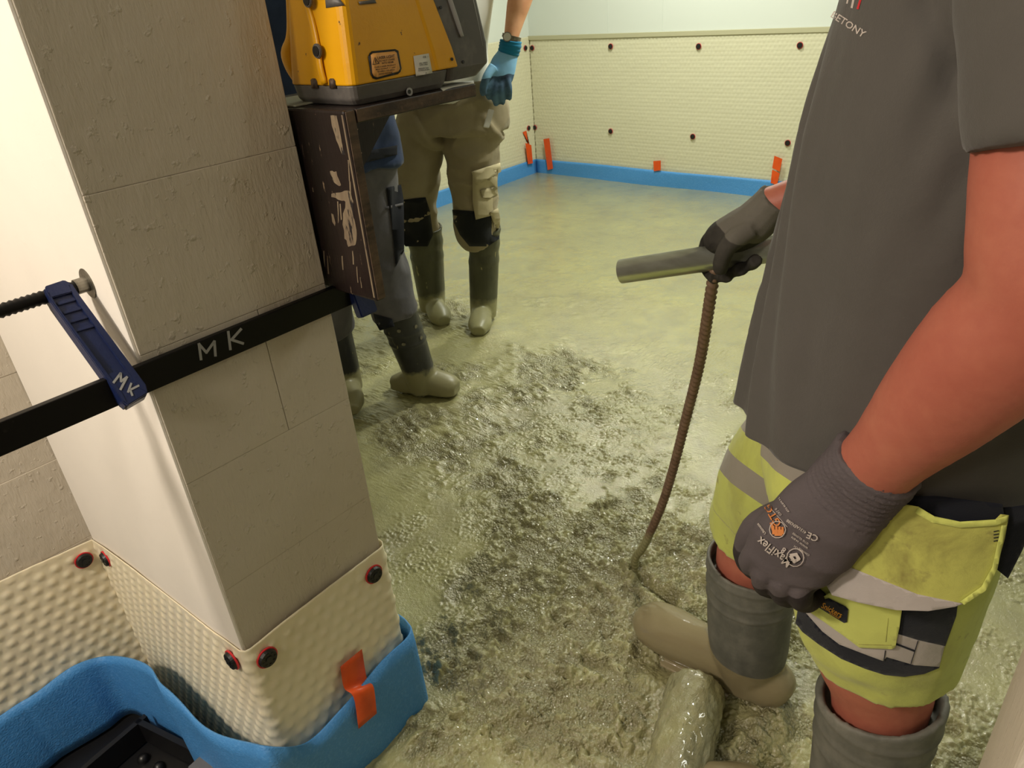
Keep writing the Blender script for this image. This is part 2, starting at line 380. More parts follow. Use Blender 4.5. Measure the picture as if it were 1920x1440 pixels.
# concrete ---------------------------------------------------
def axis(a, f0, f1, b, fine, coarse):
    out = [f0]; st = fine
    while out[-1] > a: st = min(st * 1.06, coarse); out.append(out[-1] - st)
    out = out[::-1]; x = f0
    while x < f1: x += fine; out.append(x)
    st = fine
    while out[-1] < b: st = min(st * 1.04, coarse); out.append(out[-1] + st)
    return np.array(out)
gx = axis(XFL, -1.35, .08, 1.6, .0028, .013); gy = axis(-.25, .55, 2.1, YF, .0028, .013)
gx[0] = XFL; gy[-1] = YF
X, Y = np.meshgrid(gx, gy, indexing='ij')
pat = [  # rough patches: seen at (px,py), radius (m), strength, stretch
    (1060, 695, .30, .8), (1150, 720, .25, .8), (990, 670, .2, .6), (960, 745, .18, .8), (930, 790, .14, .7), (860, 690, .22, .55), (700, 670, .25, .6), (830, 860, .26, .6), (1010, 870, .22, .6),
    (1150, 930, .26, .95), (1060, 990, .24, .95), (1230, 980, .20, .9), (1250, 1080, .18, 1.0), (1120, 1080, .2, 1.0), (980, 1090, .17, 1.0), (1000, 1200, .17, 1.0), (1130, 1190, .17, 1.0), (900, 930, .2, .55),
    (880, 1220, .12, .8), (1100, 1320, .16, .85), (950, 1330, .14, .7), (1500, 1330, .16, 1.0), (1440, 1420, .15, .9), (1540, 1180, .15, .9), (1300, 1150, .12, .9), (760, 800, .16, .5), (1230, 810, .24, .4), (820, 580, .25, .6),
    (1840, 1140, .14, .5), (1800, 1250, .12, .5), (1860, 1300, .1, .5), (1750, 1440, .2, .7), (1000, 560, .15, .25), (850, 1400, .15, .5)]
m = np.zeros_like(X)
for px, py, r, s in pat:
    c = onZ(px, py); m = np.maximum(m, s * np.exp(-(((X - c.x) ** 2 + (Y - c.y) ** 2) / (r * r)) ** 1.3 * 1.2))
wob = fbm(X * 4, Y * 4, o=5); wb2 = fbm(X * 16 + 5, Y * 16, o=4); m = np.clip(m * (1 + 1.3 * wob + .9 * wb2) + .25 * wob - .03, 0, 1); m *= np.clip((3.2 - Y) / .8, 0, 1); m = np.clip(m, .0, 1)
for px, py, r in [(770, 1010, .17), (740, 900, .12), (1290, 640, .5), (1780, 1000, .3)]:
    c = onZ(px, py); m *= 1 - .85 * np.exp(-((X - c.x) ** 2 + (Y - c.y) ** 2) / (r * r))
wx = X + .004 * vn(X * 60, Y * 60); wy = Y + .004 * vn(X * 60 + 40, Y * 60)
d1 = worley(wx * 84, wy * 84); d2 = worley(wx * 140 + 9, wy * 140); d3 = worley(wx * 48 + 3, wy * 48)
lum = lambda d, k: np.sqrt(np.clip(1 - (d * k) ** 2, 0, 1))
rnd = np.clip(.5 + .9 * vn(X * 48 + 3, Y * 48), 0, 1.2); rn3 = np.clip(vn(X * 25 + 8, Y * 25) * 2, 0, 1)
peb = .0062 * lum(d1, 1.35) * rnd + .0026 * lum(d2, 1.3) + .0080 * lum(d3, 1.5) * rn3
m = np.clip((m - .16) * 2.0, 0, 1)
Z = .006 * fbm(X * 1.8, Y * 1.8, o=3) + m * (peb * 1.7 - .007 + .012 * fbm(X * 20, Y * 20, o=4)) + m * .014 * fbm(X * 6, Y * 6, o=2) + .004 * fbm(X * 7 + 3, Y * 7, o=2) * np.clip((3.4 - Y) / 2, 0, 1)
sp = np.clip((fbm(X * 9 + 50, Y * 9, o=3) + .12) * 3, 0, 1) * np.clip((3.4 - Y) / 1.4, .05, 1)
Z += (1 - m) * sp * (.0052 * lum(d1, 2.2) * (rnd > .4) + .0022 * lum(d2, 2.0)) + .0009 * fbm(X * 40, Y * 40, o=3) * (1 - m)
def dent(px, py, r, dz, z=0):
    global Z
    c = onZ(px, py, z); Z = Z + dz * np.exp(-((X - c.x) ** 2 + (Y - c.y) ** 2) / (r * r))
a, b = onZ(1195, 1080), onZ(1262, 1128)      # groove the bar has drawn
t = np.clip(((X - a.x) * (b.x - a.x) + (Y - a.y) * (b.y - a.y)) / ((b - a).length ** 2), 0, 1); dd = np.hypot(X - a.x - t * (b.x - a.x), Y - a.y - t * (b.y - a.y)); Z -= .022 * np.exp(-(dd / .012) ** 2)
Z += .008 * np.exp(-((dd - .03) / .015) ** 2)
for px, py, r, dz in [(905, 625, .12, .012), (820, 590, .2, .02), (1330, 1320, .07, -.012), (1500, 1270, .08, .014), (1210, 1260, .1, .01), (1420, 1350, .09, .018), (1500, 1400, .1, .012), (640, 760, .25, -.012), (860, 790, .12, .012), (1085, 705, .2, -.02), (1060, 740, .2, .014), (1140, 1000, .25, .012), (960, 790, .1, -.012)]: dent(px, py, r, dz)
nx, ny = X.shape; idx = np.arange(nx * ny).reshape(nx, ny)
q = np.stack([idx[:-1, :-1], idx[1:, :-1], idx[1:, 1:], idx[:-1, 1:]], -1)
xc = (X[:-1, :-1] + X[1:, 1:]) / 2; yc = (Y[:-1, :-1] + Y[1:, 1:]) / 2
keep = ~((xc < XG + .012) & (yc < YB + .012)) & ~((xc > .045) & (yc < YB - .02)) & ~((yc < .28) & (xc < -.86))
q = q[keep]; me = bpy.data.meshes.new('poured_concrete'); me.vertices.add(nx * ny)
me.vertices.foreach_set('co', np.stack([X, Y, Z], -1).ravel()); nq = len(q)
me.loops.add(nq * 4); me.loops.foreach_set('vertex_index', q.ravel().astype(np.int32)); me.polygons.add(nq)
me.polygons.foreach_set('loop_start', np.arange(nq, dtype=np.int32) * 4); me.polygons.foreach_set('loop_total', np.full(nq, 4, np.int32)); me.polygons.foreach_set('use_smooth', np.ones(nq, bool)); me.update(calc_edges=True)
at_ = me.attributes.new('rough', 'FLOAT', 'POINT'); at_.data.foreach_set('value', np.clip(m * (1.35 - rnd), 0, 1).astype(np.float32).ravel())
conc = tag(link('poured_concrete', me, m_conc), 'wet grey-green concrete freshly poured over the whole floor', 'concrete', kind='stuff')
CB = None
# ------------------------------------------------------------ blue edge strips
def strip(name, pts, z1s, z0, label, thick=.007, n=10, sink=None):
    P = cr([(x, y, z) for (x, y), z in zip(pts, z1s)], n); T = np.gradient(P[:, :2], axis=0); T /= np.linalg.norm(T, axis=1)[:, None]
    Nn = np.stack([T[:, 1], -T[:, 0]], 1); V = []; rows = 9
    for i in range(len(P)):
        for sgn in (1, -1):
            for r in range(rows):
                f = r / (rows - 1); wv = .003 * math.sin(i * .35 + r * .3)
                z = P[i, 2] * (1 - f) + z0 * f; rr = .5 * thick * (.55 if r == 0 else 1)
                V.append((P[i, 0] + Nn[i, 0] * (sgn * rr + wv), P[i, 1] + Nn[i, 1] * (sgn * rr + wv), z))
    Fc = []; k = rows * 2
    for i in range(len(P) - 1):
        for r in range(rows - 1):
            a = i * k + r; Fc.append((a, a + 1, a + k + 1, a + k)); a += rows; Fc.append((a, a + k, a + k + 1, a + 1))
        a = i * k; Fc.append((a, a + k, a + k + rows, a + rows)); a += rows - 1; Fc.append((a, a + rows, a + rows + k, a + k))
    for e in (0, (len(P) - 1) * k): Fc += [(e + r, e + r + 1, e + rows + r + 1, e + rows + r) for r in range(rows - 1)]
    bm = bmesh.new(); me = bpy.data.meshes.new('t'); me.from_pydata(V, [], Fc); bm.from_mesh(me)
    return tag(bmo(name, bm, m_blue, smooth=True), label, 'edge strip')
fp = [onY(497, 1398, .272), onY(440, 1388, .258), onY(365, 1348, .246), onY(308, 1287, .244), onY(275, 1250, .25)]
lp = [onX(205, 1229, -1.478), onX(140, 1250, -1.500), onX(60, 1303, -1.508), onX(0, 1345, -1.510)]
pt = [(-1.30, .612), (-1.0, .617), (-.905, .622), (-.878, .60), (-.872, .53), (-.868, .42), (-.868, .345)] + [(q.x, q.y) for q in fp + lp] + [(-1.51, -.25), (-1.51, -.5), (-1.51, -.9)]
strip('edge_strip', pt, [.20, .205, .21, .212, .205, .19, .175] + [q.z for q in fp + lp] + [.08, .09, .09], -.11, 'blue foam strip curving round the foot of the near pillar and along the hall wall')
strip('edge_strip', [(XFL + .012, YF - .016), (-3.2, YF - .02), (-2.6, YF - .022), (-2.0, YF - .02), (-1.2, YF - .02), (0, YF - .02), (1.2, YF - .02)], [.105, .11, .108, .112, .115, .115, .115], -.02, 'blue foam strip running along the far end wall')
strip('edge_strip', [(XFL + .016, YF - .02), (XFL + .02, 4.2), (XFL + .018, 3.6), (XFL + .02, 2.8), (XFL + .02, 1.6), (XFL + .02, .65)], [.105, .11, .11, .112, .11, .11], -.02, 'blue foam strip along the side wall behind the two workers')
# black tray beside the strip, lower left
tr = empty('floor_tray', (-1.3, 0, -.1), 'black studded plastic tray in the gap at the lower left corner', 'tray')
c0 = onZ(262, 1349, -.04); e1 = onZ(140, 1452, -.04); e2 = onZ(445, 1440, -.04)
def rim(a, b, wd=.012, h=.06):
    d = (b - a).normalized(); n = Vector((-d.y, d.x, 0)) * wd; return quadbox([a - d * wd, b, b + n, a - d * wd + n], h)
d1v = (e1 - c0).normalized(); d2v = (e2 - c0).normalized()
for aa, bb, fl in ((c0, c0 + d1v * .32, 1), (c0, c0 + d2v * .5, -1)):
    bm = rim(aa, bb) if fl == 1 else rim(bb, aa); bmesh.ops.translate(bm, verts=bm.verts, vec=(0, 0, -.055)); bmo('rim', bm, m_black, tr)
bmo('base', quadbox([c0 + Vector((0, 0, -.06)), c0 + d2v * .5 + Vector((0, 0, -.06)), c0 + d2v * .5 + d1v * .3 + Vector((0, 0, -.06)), c0 + d1v * .3 + Vector((0, 0, -.06))], .004), m_black, tr)
for i in range(5):
    for j in range(3):
        c = c0 + d2v * (.045 + i * .05 + .025 * (j % 2)) + d1v * (.045 + j * .05) + Vector((0, 0, -.056))
        bm = bmesh.new(); bmesh.ops.create_uvsphere(bm, u_segments=14, v_segments=8, radius=.013); bmesh.ops.translate(bm, verts=bm.verts, vec=c); bmo('stud', bm, m_black, tr, True)
gp = [onZ(x, y, 0.0) for x, y in ((352, 1438), (385, 1408), (428, 1445), (395, 1480))]
tag(bmo('metal_offcut', quadbox(gp, .003, .0008), m_grey), 'small grey sheet metal offcut leaning by the blue strip at the bottom edge', 'metal sheet')
# ------------------------------------------------------------ fixings through the membranes
m_dblack = Mt('black_fixing', srgb(24, 24, 24), .45).m
def fixing(px, py, ax, val, nrm, label, group=None, s=1.0):
    c = on(px, py, ax, val); n = Vector(nrm); r = empty('wall_plug', c, label, 'wall plug', group)
    disc(c, n, .0185 * s, .003, 24, m_red, 'washer', r); disc(c + n * .003, n, .0165 * s, .005, 24, m_dblack, 'cap', r, r2=.0145 * s)
    for k in range(8):   # ribbed recess
        a = k * math.pi / 4; q = Vector(n).to_track_quat('Z', 'Y'); p = q @ Vector((math.cos(a), math.sin(a), 0)) * .0105 * s
        if s > .9 and px < 750: disc(c + n * .008 + p, n, .0018, .001, 6, m_dblack, 'rib', r)
    disc(c + n * .008, n, .006 * s, .0016, 16, m_dblack, 'hub', r)
NX, NY = (1, 0, 0), (0, -1, 0)
fixing(157, 1050, 0, XL + .01, NX, 'black plug with a red rim on the hall wall side of the inner corner')
fixing(200, 1047, 1, YW - .010, NY, 'black plug with a red rim just right of the inner corner, on the white face')
fixing(437, 1236, 1, YW - .010, NY, 'black plug with a red rim left of the sharp pillar corner')
fixing(500, 1232, 0, XG + .010, NX, 'black plug with a red rim right of the sharp pillar corner')
fixing(700, 1076, 0, XG + .010, NX, 'black plug with a red rim at the upper right of the pillar wrap')
yq = YF - .010
for px, py, lb in [(998, 90, 'upper black plug on the end wall nearest the far corner'), (1145, 87, 'second black plug from the corner in the top row on the end wall'), (1310, 87, 'third black plug from the corner in the top row on the end wall'), (1500, 85, 'black plug in the top row beside the grey-shirted worker\'s chest'),
                   (1003, 239, 'lower black plug on the end wall nearest the far corner'), (1145, 246, 'second black plug from the corner in the lower row on the end wall'), (1299, 256, 'third black plug from the corner in the lower row on the end wall'), (1477, 268, 'black plug in the lower row half hidden by the grey shirt')]:
    fixing(px, py, 1, yq, NY, lb, 'plugs on the end wall')
fixing(985, 90, 0, XFL + .01, NX, 'upper black plug on the side wall close to the far corner'); fixing(991, 240, 0, XFL + .01, NX, 'lower black plug on the side wall close to the far corner')
# ------------------------------------------------------------ orange tape
def tape(poly, ax, val, nrm, label, bend=None):
    n = Vector(nrm); bm = bmesh.new()
    pts = [on(x, y, ax, val) for x, y in poly]; a = [bm.verts.new(p) for p in pts]; b = [bm.verts.new(p + n * .0008) for p in pts]; k = len(a)
    bm.faces.new(a); bm.faces.new(b[::-1])
    for i in range(k): bm.faces.new((a[i], b[i], b[(i + 1) % k], a[(i + 1) % k]))
    return tag(bmo('tape_strip', bm, m_tape), label, 'tape')
tape([(980, 248), (987, 245), (990, 270), (993, 272)], 0, XFL + .012, NX, 'torn upper scrap of orange tape on the side wall by the far corner')
tape([(985, 268), (996, 272), (999, 306), (990, 308)], 0, XFL + .034, NX, 'orange tape strip over the blue foam on the side wall by the far corner')
tape([(1019, 261), (1030, 259), (1037, 316), (1027, 319)], 1, YF - .034, NY, 'long orange tape strip on the end wall right of the far corner')
tape([(1225, 302), (1239, 301), (1239, 319), (1226, 321)], 1, YF - .034, NY, 'small square of orange tape midway along the end wall')
tape([(1452, 292), (1467, 298), (1462, 322), (1448, 315)], 1, YF - .034, NY, 'upper orange tape piece on the end wall beside the grey shirt')
tape([(1448, 318), (1462, 325), (1457, 347), (1445, 343)], 1, YF - .036, NY, 'lower orange tape piece on the blue foam beside the grey shirt')
tape([(800, 348), (812, 352), (808, 380), (800, 378)], 0, XFL + .034, NX, 'orange tape on the side wall seen between the legs of the worker in tan trousers')
g = [onX(638, 1250, XG + .018), onX(678, 1217, XG + .018), onX(688, 1275, XG + .024), onX(645, 1290, XG + .024), onX(700, 1288, XG + .043), onX(663, 1308, XG + .043), onX(706, 1337, XG + .046), onX(672, 1366, XG + .044)]
L_ = [g[0], g[3], g[5], g[7]]; R_ = [g[1], g[2], g[4], g[6]]
V = []; LL = cr([tuple(v) for v in L_], 5); RR = cr([tuple(v) for v in R_], 5)
for k in range(len(LL)):
    for t in (0, .5, 1): V.append(LL[k] * (1 - t) + RR[k] * t)
o = pyd('tape_strip', V, [(3 * i + j, 3 * i + j + 1, 3 * i + j + 4, 3 * i + j + 3) for i in range(len(LL) - 1) for j in (0, 1)], m_tape, smooth=True)
s = o.modifiers.new('t', 'SOLIDIFY'); s.thickness = .001; tag(o, 'wide orange tape strip holding the blue foam to the near pillar', 'tape')
# ------------------------------------------------------------ F clamp
cl = empty('bar_clamp', (XG + .01, .2, .92), 'large dark blue and black bar clamp with silver MK lettering gripping the pillar', 'clamp')
bx0, bx1, bz0, bz1 = XG + .004, XG + .014, .906, .944
bar = bmo('bar', box((bx0, -.25, bz0), (bx1, .665, bz1), .0015), m_blacksteel, cl)
def onP(px, py, p0, n):
    d = Vector(ray((px, py))); p0 = Vector(p0); n = Vector(n); return Vector(CAM) + d * ((p0 - Vector(CAM)).dot(n) / d.dot(n))
jn = Vector((.78, 0, .626)).normalized(); jp = Vector((bx1 + .010, .2, bz1 - .01))
def jawpoly(pts, h0, h1, name, mat=m_clamp, bev=.0012, par=cl, dp=0):
    P = [onP(x, y, jp + jn * dp, jn) for x, y in pts]; bm = bmesh.new()
    a = [bm.verts.new(p + jn * h0) for p in P]; b = [bm.verts.new(p + jn * h1) for p in P]; k = len(a)
    bm.faces.new(a); bm.faces.new(b[::-1])
    for i in range(k): bm.faces.new((a[i], b[i], b[(i + 1) % k], a[(i + 1) % k]))
    if bev: bmesh.ops.bevel(bm, geom=bm.edges[:], offset=bev, segments=2, affect='EDGES')
    return bmo(name, bm, mat, par)
JW = [(82, 546), (84, 536), (120, 525), (134, 530), (152, 562), (274, 722), (278, 738), (238, 761), (229, 752), (96, 566)]
jaw = jawpoly(JW, -.022, -.003, 'sliding_jaw', bev=.002)
jawpoly([(84, 548), (93, 548), (104, 570), (229, 738), (240, 756), (231, 754)], -.004, .001, 'jaw_rim', bev=.0008, par=jaw)
jawpoly([(126, 534), (135, 532), (153, 560), (274, 722), (277, 737), (262, 730), (145, 566)], -.004, .001, 'jaw_rim', bev=.0008, par=jaw)
jawpoly([(84, 537), (120, 525), (132, 531), (136, 548), (92, 560)], -.004, .001, 'jaw_rim', bev=.001, par=jaw)
jawpoly([(196, 702), (243, 690), (277, 737), (240, 760), (230, 752)], -.004, .0005, 'jaw_pad', bev=.001, par=jaw)
for k in range(4):
    x, y = 118 + k * 10, 568 + k * 17; jawpoly([(x - 12, y - 2), (x + 26, y - 13), (x + 30, y - 7), (x - 8, y + 4)], -.004, -.0008, 'jaw_rib', bev=.0006, par=jaw)
def stroke(pts, wd):
    out = []
    for (x0, y0), (x1, y1) in zip(pts[:-1], pts[1:]):
        l = math.hypot(x1 - x0, y1 - y0) or 1; ux, uy = (x1 - x0) / l, (y1 - y0) / l; nx_, ny_ = -uy * wd / 2, ux * wd / 2; e = wd * .3
        out.append(('poly', [(x0 - ux * e + nx_, y0 - uy * e + ny_), (x1 + ux * e + nx_, y1 + uy * e + ny_), (x1 + ux * e - nx_, y1 + uy * e - ny_), (x0 - ux * e - nx_, y0 - uy * e - ny_)]))
    return out
print_on('lettering', stroke([(377, 674), (373, 645), (387, 661), (402, 640), (404, 667)], 5) + stroke([(428, 622), (432, 655)], 5) + stroke([(452, 617), (434, 637), (456, 644)], 5), bar, m_marker, bar, .0008)
jf = [o for o in SC.objects if o.name.startswith('jaw_pad')][0]
print_on('lettering', stroke([(213, 717), (226, 700), (227, 715), (238, 707), (226, 730)], 4.5) + stroke([(246, 719), (240, 735)], 4) + stroke([(260, 723), (244, 731), (248, 741)], 4), jf, m_marker, jaw, .0008)
sc = onP(112, 547, jp - jn * .012, jn); sy = Vector((0, 1, 0)); end = onP(152, 537, jp - jn * .012, jn)
sc.z = end.z = (sc.z + end.z) / 2
def cyl(name, a, b, r, mat, par, n=18, r2=None):
    v, f = sweep([a, b], [r, r if r2 is None else r2], n, (1, 0, .1), k=1); return pyd(name, v, f, mat, par, True)
A_ = Vector((sc.x, -.10, sc.z)); B_ = Vector((sc.x, YW - .009, sc.z)); npt = 120; prof = []
v, f = sweep([A_ + (B_ - A_) * (i / npt) for i in range(npt + 1)], [.0072 + (.0016 if i % 2 else 0) if .14 < i / npt else .0078 for i in range(npt + 1)], 16, (1, 0, .1), k=1)
scr = pyd('screw', v, f, m_blacksteel, cl, True)
disc(Vector((sc.x, YW - .003, sc.z)), (0, -1, 0), .0195, .003, 24, m_steel, 'swivel_pad', cl, bev=.0008); disc(Vector((sc.x, YW - .006, sc.z)), (0, -1, 0), .0095, .014, 16, m_steel, 'swivel_neck', cl)
cyl('handle', Vector((sc.x, -.24, sc.z)), Vector((sc.x, .030, sc.z)), .0165, m_red, cl)
# fixed jaw behind the bracket board
fj = quadbox([Vector((bx1 + .006, .622, bz0 - .022)), Vector((bx1 + .006, .655, bz0 - .022)), Vector((XG - .03, .655, 1.05)), Vector((XG - .03, .622, 1.05))], .016, .002)
bmo('fixed_jaw', fj, m_clamp, cl)
# ------------------------------------------------------------ plywood bracket
m_ply = Mt('dark_film_plywood', srgb(30, 24, 23), .34)
m_ply.vary(7, srgb(46, 35, 31), .8, stretch=(1, 1, .5)); m_ply.overlay(m_ply.mask(55, .66, .70, detail=5, rough=.7, stretch=(2.2, 2.2, .35)), srgb(150, 128, 104))
m_ply.overlay(m_ply.mask(120, .73, .75, detail=2, stretch=(1, 1, .8)), srgb(165, 140, 115)); m_ply.bump(m_ply.noise(50, 4, stretch=(2, 2, .3)), .3, .002); m_ply = m_ply.m
m_plye = Mt('worn_plywood_edge', srgb(98, 78, 60), .6); m_plye.vary(60, srgb(44, 34, 28), .9, stretch=(3, .3, 1)); m_plye.vary(110, srgb(120, 92, 66), .6, .6, .7); m_plye.bump(m_plye.noise(120, 3), .4, .002); m_plye = m_plye.m
m_wear = Mt('bare_scuffed_wood', srgb(142, 126, 100), .65); m_wear.vary(60, srgb(110, 92, 74), .8, stretch=(1, 1, .2)); m_wear.overlay(m_wear.mask(85, .56, .60, detail=5, stretch=(1.6, 1.6, .3)), srgb(34, 27, 25)); m_wear = m_wear.m
br = empty('shelf_bracket', (-.84, YB + .01, .93), 'scuffed dark plywood bracket shelf clamped to the back edge of the pillar', 'shelf')
by0, by1, bxr = YB + .008, YB + .026, -.792
bd = bmo('upright_board', box((-1.05, by0, .938), (bxr, by1, 1.198), .0035), m_ply, br)
bmo('board_edge', box((bxr - .0045, by0 + .0022, .9405), (bxr + .0008, by1 - .0012, 1.1965), .0012), m_plye, bd)
bmo('worn_corner', box((bxr - .0062, by0 - .0004, .944), (bxr - .0030, by0 + .003, 1.193), .0006), m_wear, bd)
sh = bmo('shelf_board', box((-1.05, by1 + .0005, 1.180), (bxr + .001, .846, 1.198), .0015), m_ply, br)
bmo('board_edge', box((bxr - .003, by1 + .001, 1.1815), (bxr + .002, .8455, 1.1968), .0008), m_plye, sh)
for k, x in enumerate((-.86, -1.02)):
    bm = bmesh.new(); a = [bm.verts.new(p) for p in ((x, by1, 1.18), (x, .745, 1.18), (x, by1, 1.06))]; b = [bm.verts.new(v.co + Vector((-.018, 0, 0))) for v in a]
    bm.faces.new(a); bm.faces.new(b[::-1]); [bm.faces.new((a[i], b[i], b[(i + 1) % 3], a[(i + 1) % 3])) for i in range(3)]; bmo('gusset', bm, m_ply, br)
def rough_poly(pts, n=3, amp=2.2):
    out = []
    for i in range(len(pts)):
        a, b = pts[i], pts[(i + 1) % len(pts)]
        for k in range(n): t = k / n; out.append((a[0] + (b[0] - a[0]) * t + random.uniform(-amp, amp), a[1] + (b[1] - a[1]) * t + random.uniform(-amp, amp)))
    return out
for it_ in ([('poly', rough_poly([(622, 361), (642, 360), (655, 357), (661, 378), (668, 430), (668, 458), (654, 462), (646, 446), (642, 410), (648, 378), (640, 375), (622, 370)], 3, 1.5)),
    ('poly', rough_poly([(620, 216), (631, 216), (639, 255), (647, 290), (642, 290), (630, 262), (622, 235)], 3, .8)), ('poly', rough_poly([(618, 320), (630, 322), (640, 345), (636, 350), (624, 338)], 3, 1.2)),
    ('poly', [(621, 400), (625, 402), (629, 418), (628, 424), (623, 416)])] + [('poly', rough_poly([(x, y), (x + 2, y), (x + 4, y + l), (x + 2, y + l)], 2, .5)) for x, y, l in [(632, 378, 40), (637, 382, 30), (606, 470, 30), (613, 480, 34), (640, 480, 26), (668, 500, 30), (660, 470, 26), (675, 520, 20), (585, 352, 8), (600, 365, 12), (652, 300, 40), (655, 340, 40)]]): print_on('bare_scuff', [it_], bd, m_wear, bd, .0006)
tag(bmo('plastic_scrap', box((-1.0, by0 + .004, 1.1985), (-.90, .70, 1.201), .001), Mt('crumpled_clear_plastic', srgb(150, 150, 132), .25).m), 'flat scrap of pale plastic under the left side of the yellow laser', 'plastic scrap')
pw = [onZ(x, y, 1.1985) for x, y in ((822, 163), (845, 155), (888, 151), (889, 156), (850, 163), (830, 169))]
tag(bmo('paper_scrap', quadbox(pw, .0012), Mt('white_scrap', srgb(225, 225, 215), .6).m), 'white scrap of paper on the outer end of the plywood shelf', 'paper')
# ------------------------------------------------------------ yellow laser
m_yel = Mt('yellow_housing', srgb(228, 166, 4), .38, spec=.45); m_yel.vary(9, srgb(218, 154, 6), .6); m_yel.overlay(m_yel.mask(90, .73, .76, detail=2), srgb(90, 62, 20)); m_yel.bump(m_yel.noise(260, 2), .12, .001); m_yel = m_yel.m
m_gry = Mt('dark_grey_rubber', srgb(88, 84, 80), .5); m_gry.vary(35, srgb(112, 106, 100), .7, .5, .7); m_gry = m_gry.m
m_lgry = Mt('light_grey_trim', srgb(168, 168, 166), .4).m
m_lab = Mt('orange_label', srgb(222, 160, 84), .5).m; m_ink = Mt('black_print', srgb(28, 22, 18), .5).m; m_whl = Mt('white_label', srgb(205, 203, 190), .5).m
ls = empty('rotary_laser', (-.865, .74, 1.2), 'yellow and grey rotary laser level standing on the plywood shelf', 'laser level')
def rrect(x0, x1, y0, y1, z, r, n=5, sh=(0, 0)):
    out = []
    for cx, cy, a0 in ((x1 - r, y1 - r, 0), (x0 + r, y1 - r, 90), (x0 + r, y0 + r, 180), (x1 - r, y0 + r, 270)):
        for k in range(n): a = math.radians(a0 + 90 * k / (n - 1)); out.append((cx + r * math.cos(a), cy + r * math.sin(a), z))
    return out
def loft(rings, caps=True):
    n = len(rings[0]); V = [v for r in rings for v in r]; Fc = [(i * n + j, i * n + (j + 1) % n, (i + 1) * n + (j + 1) % n, (i + 1) * n + j) for i in range(len(rings) - 1) for j in range(n)]
    if caps: Fc += [tuple(range(n))[::-1], tuple(range((len(rings) - 1) * n, len(rings) * n))]
    return V, Fc
def body(name, secs, mat, par, r=.012, n=5, sub=0):
    v, f = loft([rrect(*s, r, n) for s in secs]); o = pyd(name, v, f, mat, par, False)
    b = o.modifiers.new('b', 'BEVEL'); b.width = .002; b.segments = 2; b.limit_method = 'ANGLE'; return o
lb = body('base', [(-.927, -.806, .634, .795, 1.1985), (-.932, -.802, .628, .80, 1.206), (-.935, -.7995, .626, .806, 1.2235)], m_gry, ls)
ly = body('housing', [(-.936, -.799, .625, .806, 1.2235), (-.934, -.801, .628, .803, 1.25), (-.928, -.807, .636, .790, 1.31), (-.920, -.815, .646, .775, 1.38), (-.908, -.825, .660, .762, 1.40)], m_yel, ls)
body('side_panel', [(-.90, -.7965, .775, .822, 1.224), (-.90, -.7985, .772, .816, 1.25), (-.895, -.805, .76, .797, 1.31), (-.89, -.812, .75, .78, 1.37)], m_yel, ls, .006)
rh = body('rear_housing', [(-.92, -.804, .800, .870, 1.206), (-.925, -.800, .800, .894, 1.222), (-.925, -.802, .795, .897, 1.25), (-.915, -.807, .785, .888, 1.31), (-.905, -.816, .77, .876, 1.38)], m_gry, ls, .012)
v, f = sweep([(-.8005, .838, 1.262), (-.803, .832, 1.285), (-.8065, .824, 1.315), (-.811, .815, 1.345)], [(.0022, .003), (.003, .004), (.003, .004), (.002, .003)], 8, (0, 1, 0)); pyd('trim_stripe', v, f, m_lgry, rh)
v, f = sweep([(-.8035, .882, 1.245), (-.8065, .878, 1.285), (-.810, .872, 1.33)], [(.0012, .002)] * 3, 8, (0, 1, 0)); pyd('trim_stripe', v, f, m_lgry, rh)
# grip bulge down the front-left edge, raised rib, sockets
v, f = sweep([(-.932, .642, 1.228), (-.937, .640, 1.245), (-.940, .640, 1.262), (-.933, .643, 1.277), (-.928, .648, 1.30), (-.922, .654, 1.36)], [(.010, .010), (.013, .012), (.013, .012), (.010, .010), (.010, .01), (.008, .008)], 14, (0, 1, 0)); pyd('grip', v, f, m_yel, ls)
v, f = sweep([(-.853, .6235, 1.226), (-.8565, .624, 1.245), (-.861, .6285, 1.27), (-.869, .6335, 1.30), (-.885, .640, 1.335), (-.90, .648, 1.37)], [(.003, .006)] * 6, 10, (0, 1, 0)); pyd('moulded_ridge', v, f, m_yel, ls)
for px, py in ((594, 96), (576, 0)):
    c = onY(px, py, .6225 if py > 50 else .629); disc(c + Vector((0, .003, 0)), (0, -1, .06), .0088, .004, 24, m_gry, 'port_ring', ls, bev=.0008); disc(c + Vector((0, 0, 0)), (0, -1, .06), .0062, .0022, 20, m_dblack, 'port', ls)
disc(onX(767, 172, -.7995), (1, 0, 0), .0052, .0018, 18, m_lgry, 'port_ring', ls); disc(onX(767, 172, -.798), (1, 0, 0), .0028, .001, 14, m_dblack, 'port', ls)
for px, py, x in ((847, 111, -.7965), (826, 14, -.8045), (868, 116, -.8)): disc(onX(px, py, x), (1, 0, .1), .0022, .0012, 12, m_dblack, 'screw_hole', ls)
for px in (588, 622): patch('foot_slot', [(px - 6, 150), (px - 3, 147), (px + 3, 147), (px + 6, 151), (px + 9, 166), (px - 4, 166)], ly, m_plye, ls, .0003, .0008, 30)
wl_ = patch('warning_label', [(693, 100), (697, 96), (741, 92), (747, 95), (753, 128), (751, 135), (746, 139), (706, 149), (699, 147), (695, 140), (690, 106)], ly, m_ink, ls, .0004, .0005, 12)
wi = patch('label_face', [(695, 103), (699, 100), (740, 96), (744, 99), (750, 129), (747, 134), (708, 145), (701, 143), (698, 137)], ly, m_lab, wl_, .0012, .0004, 12)
A = -7
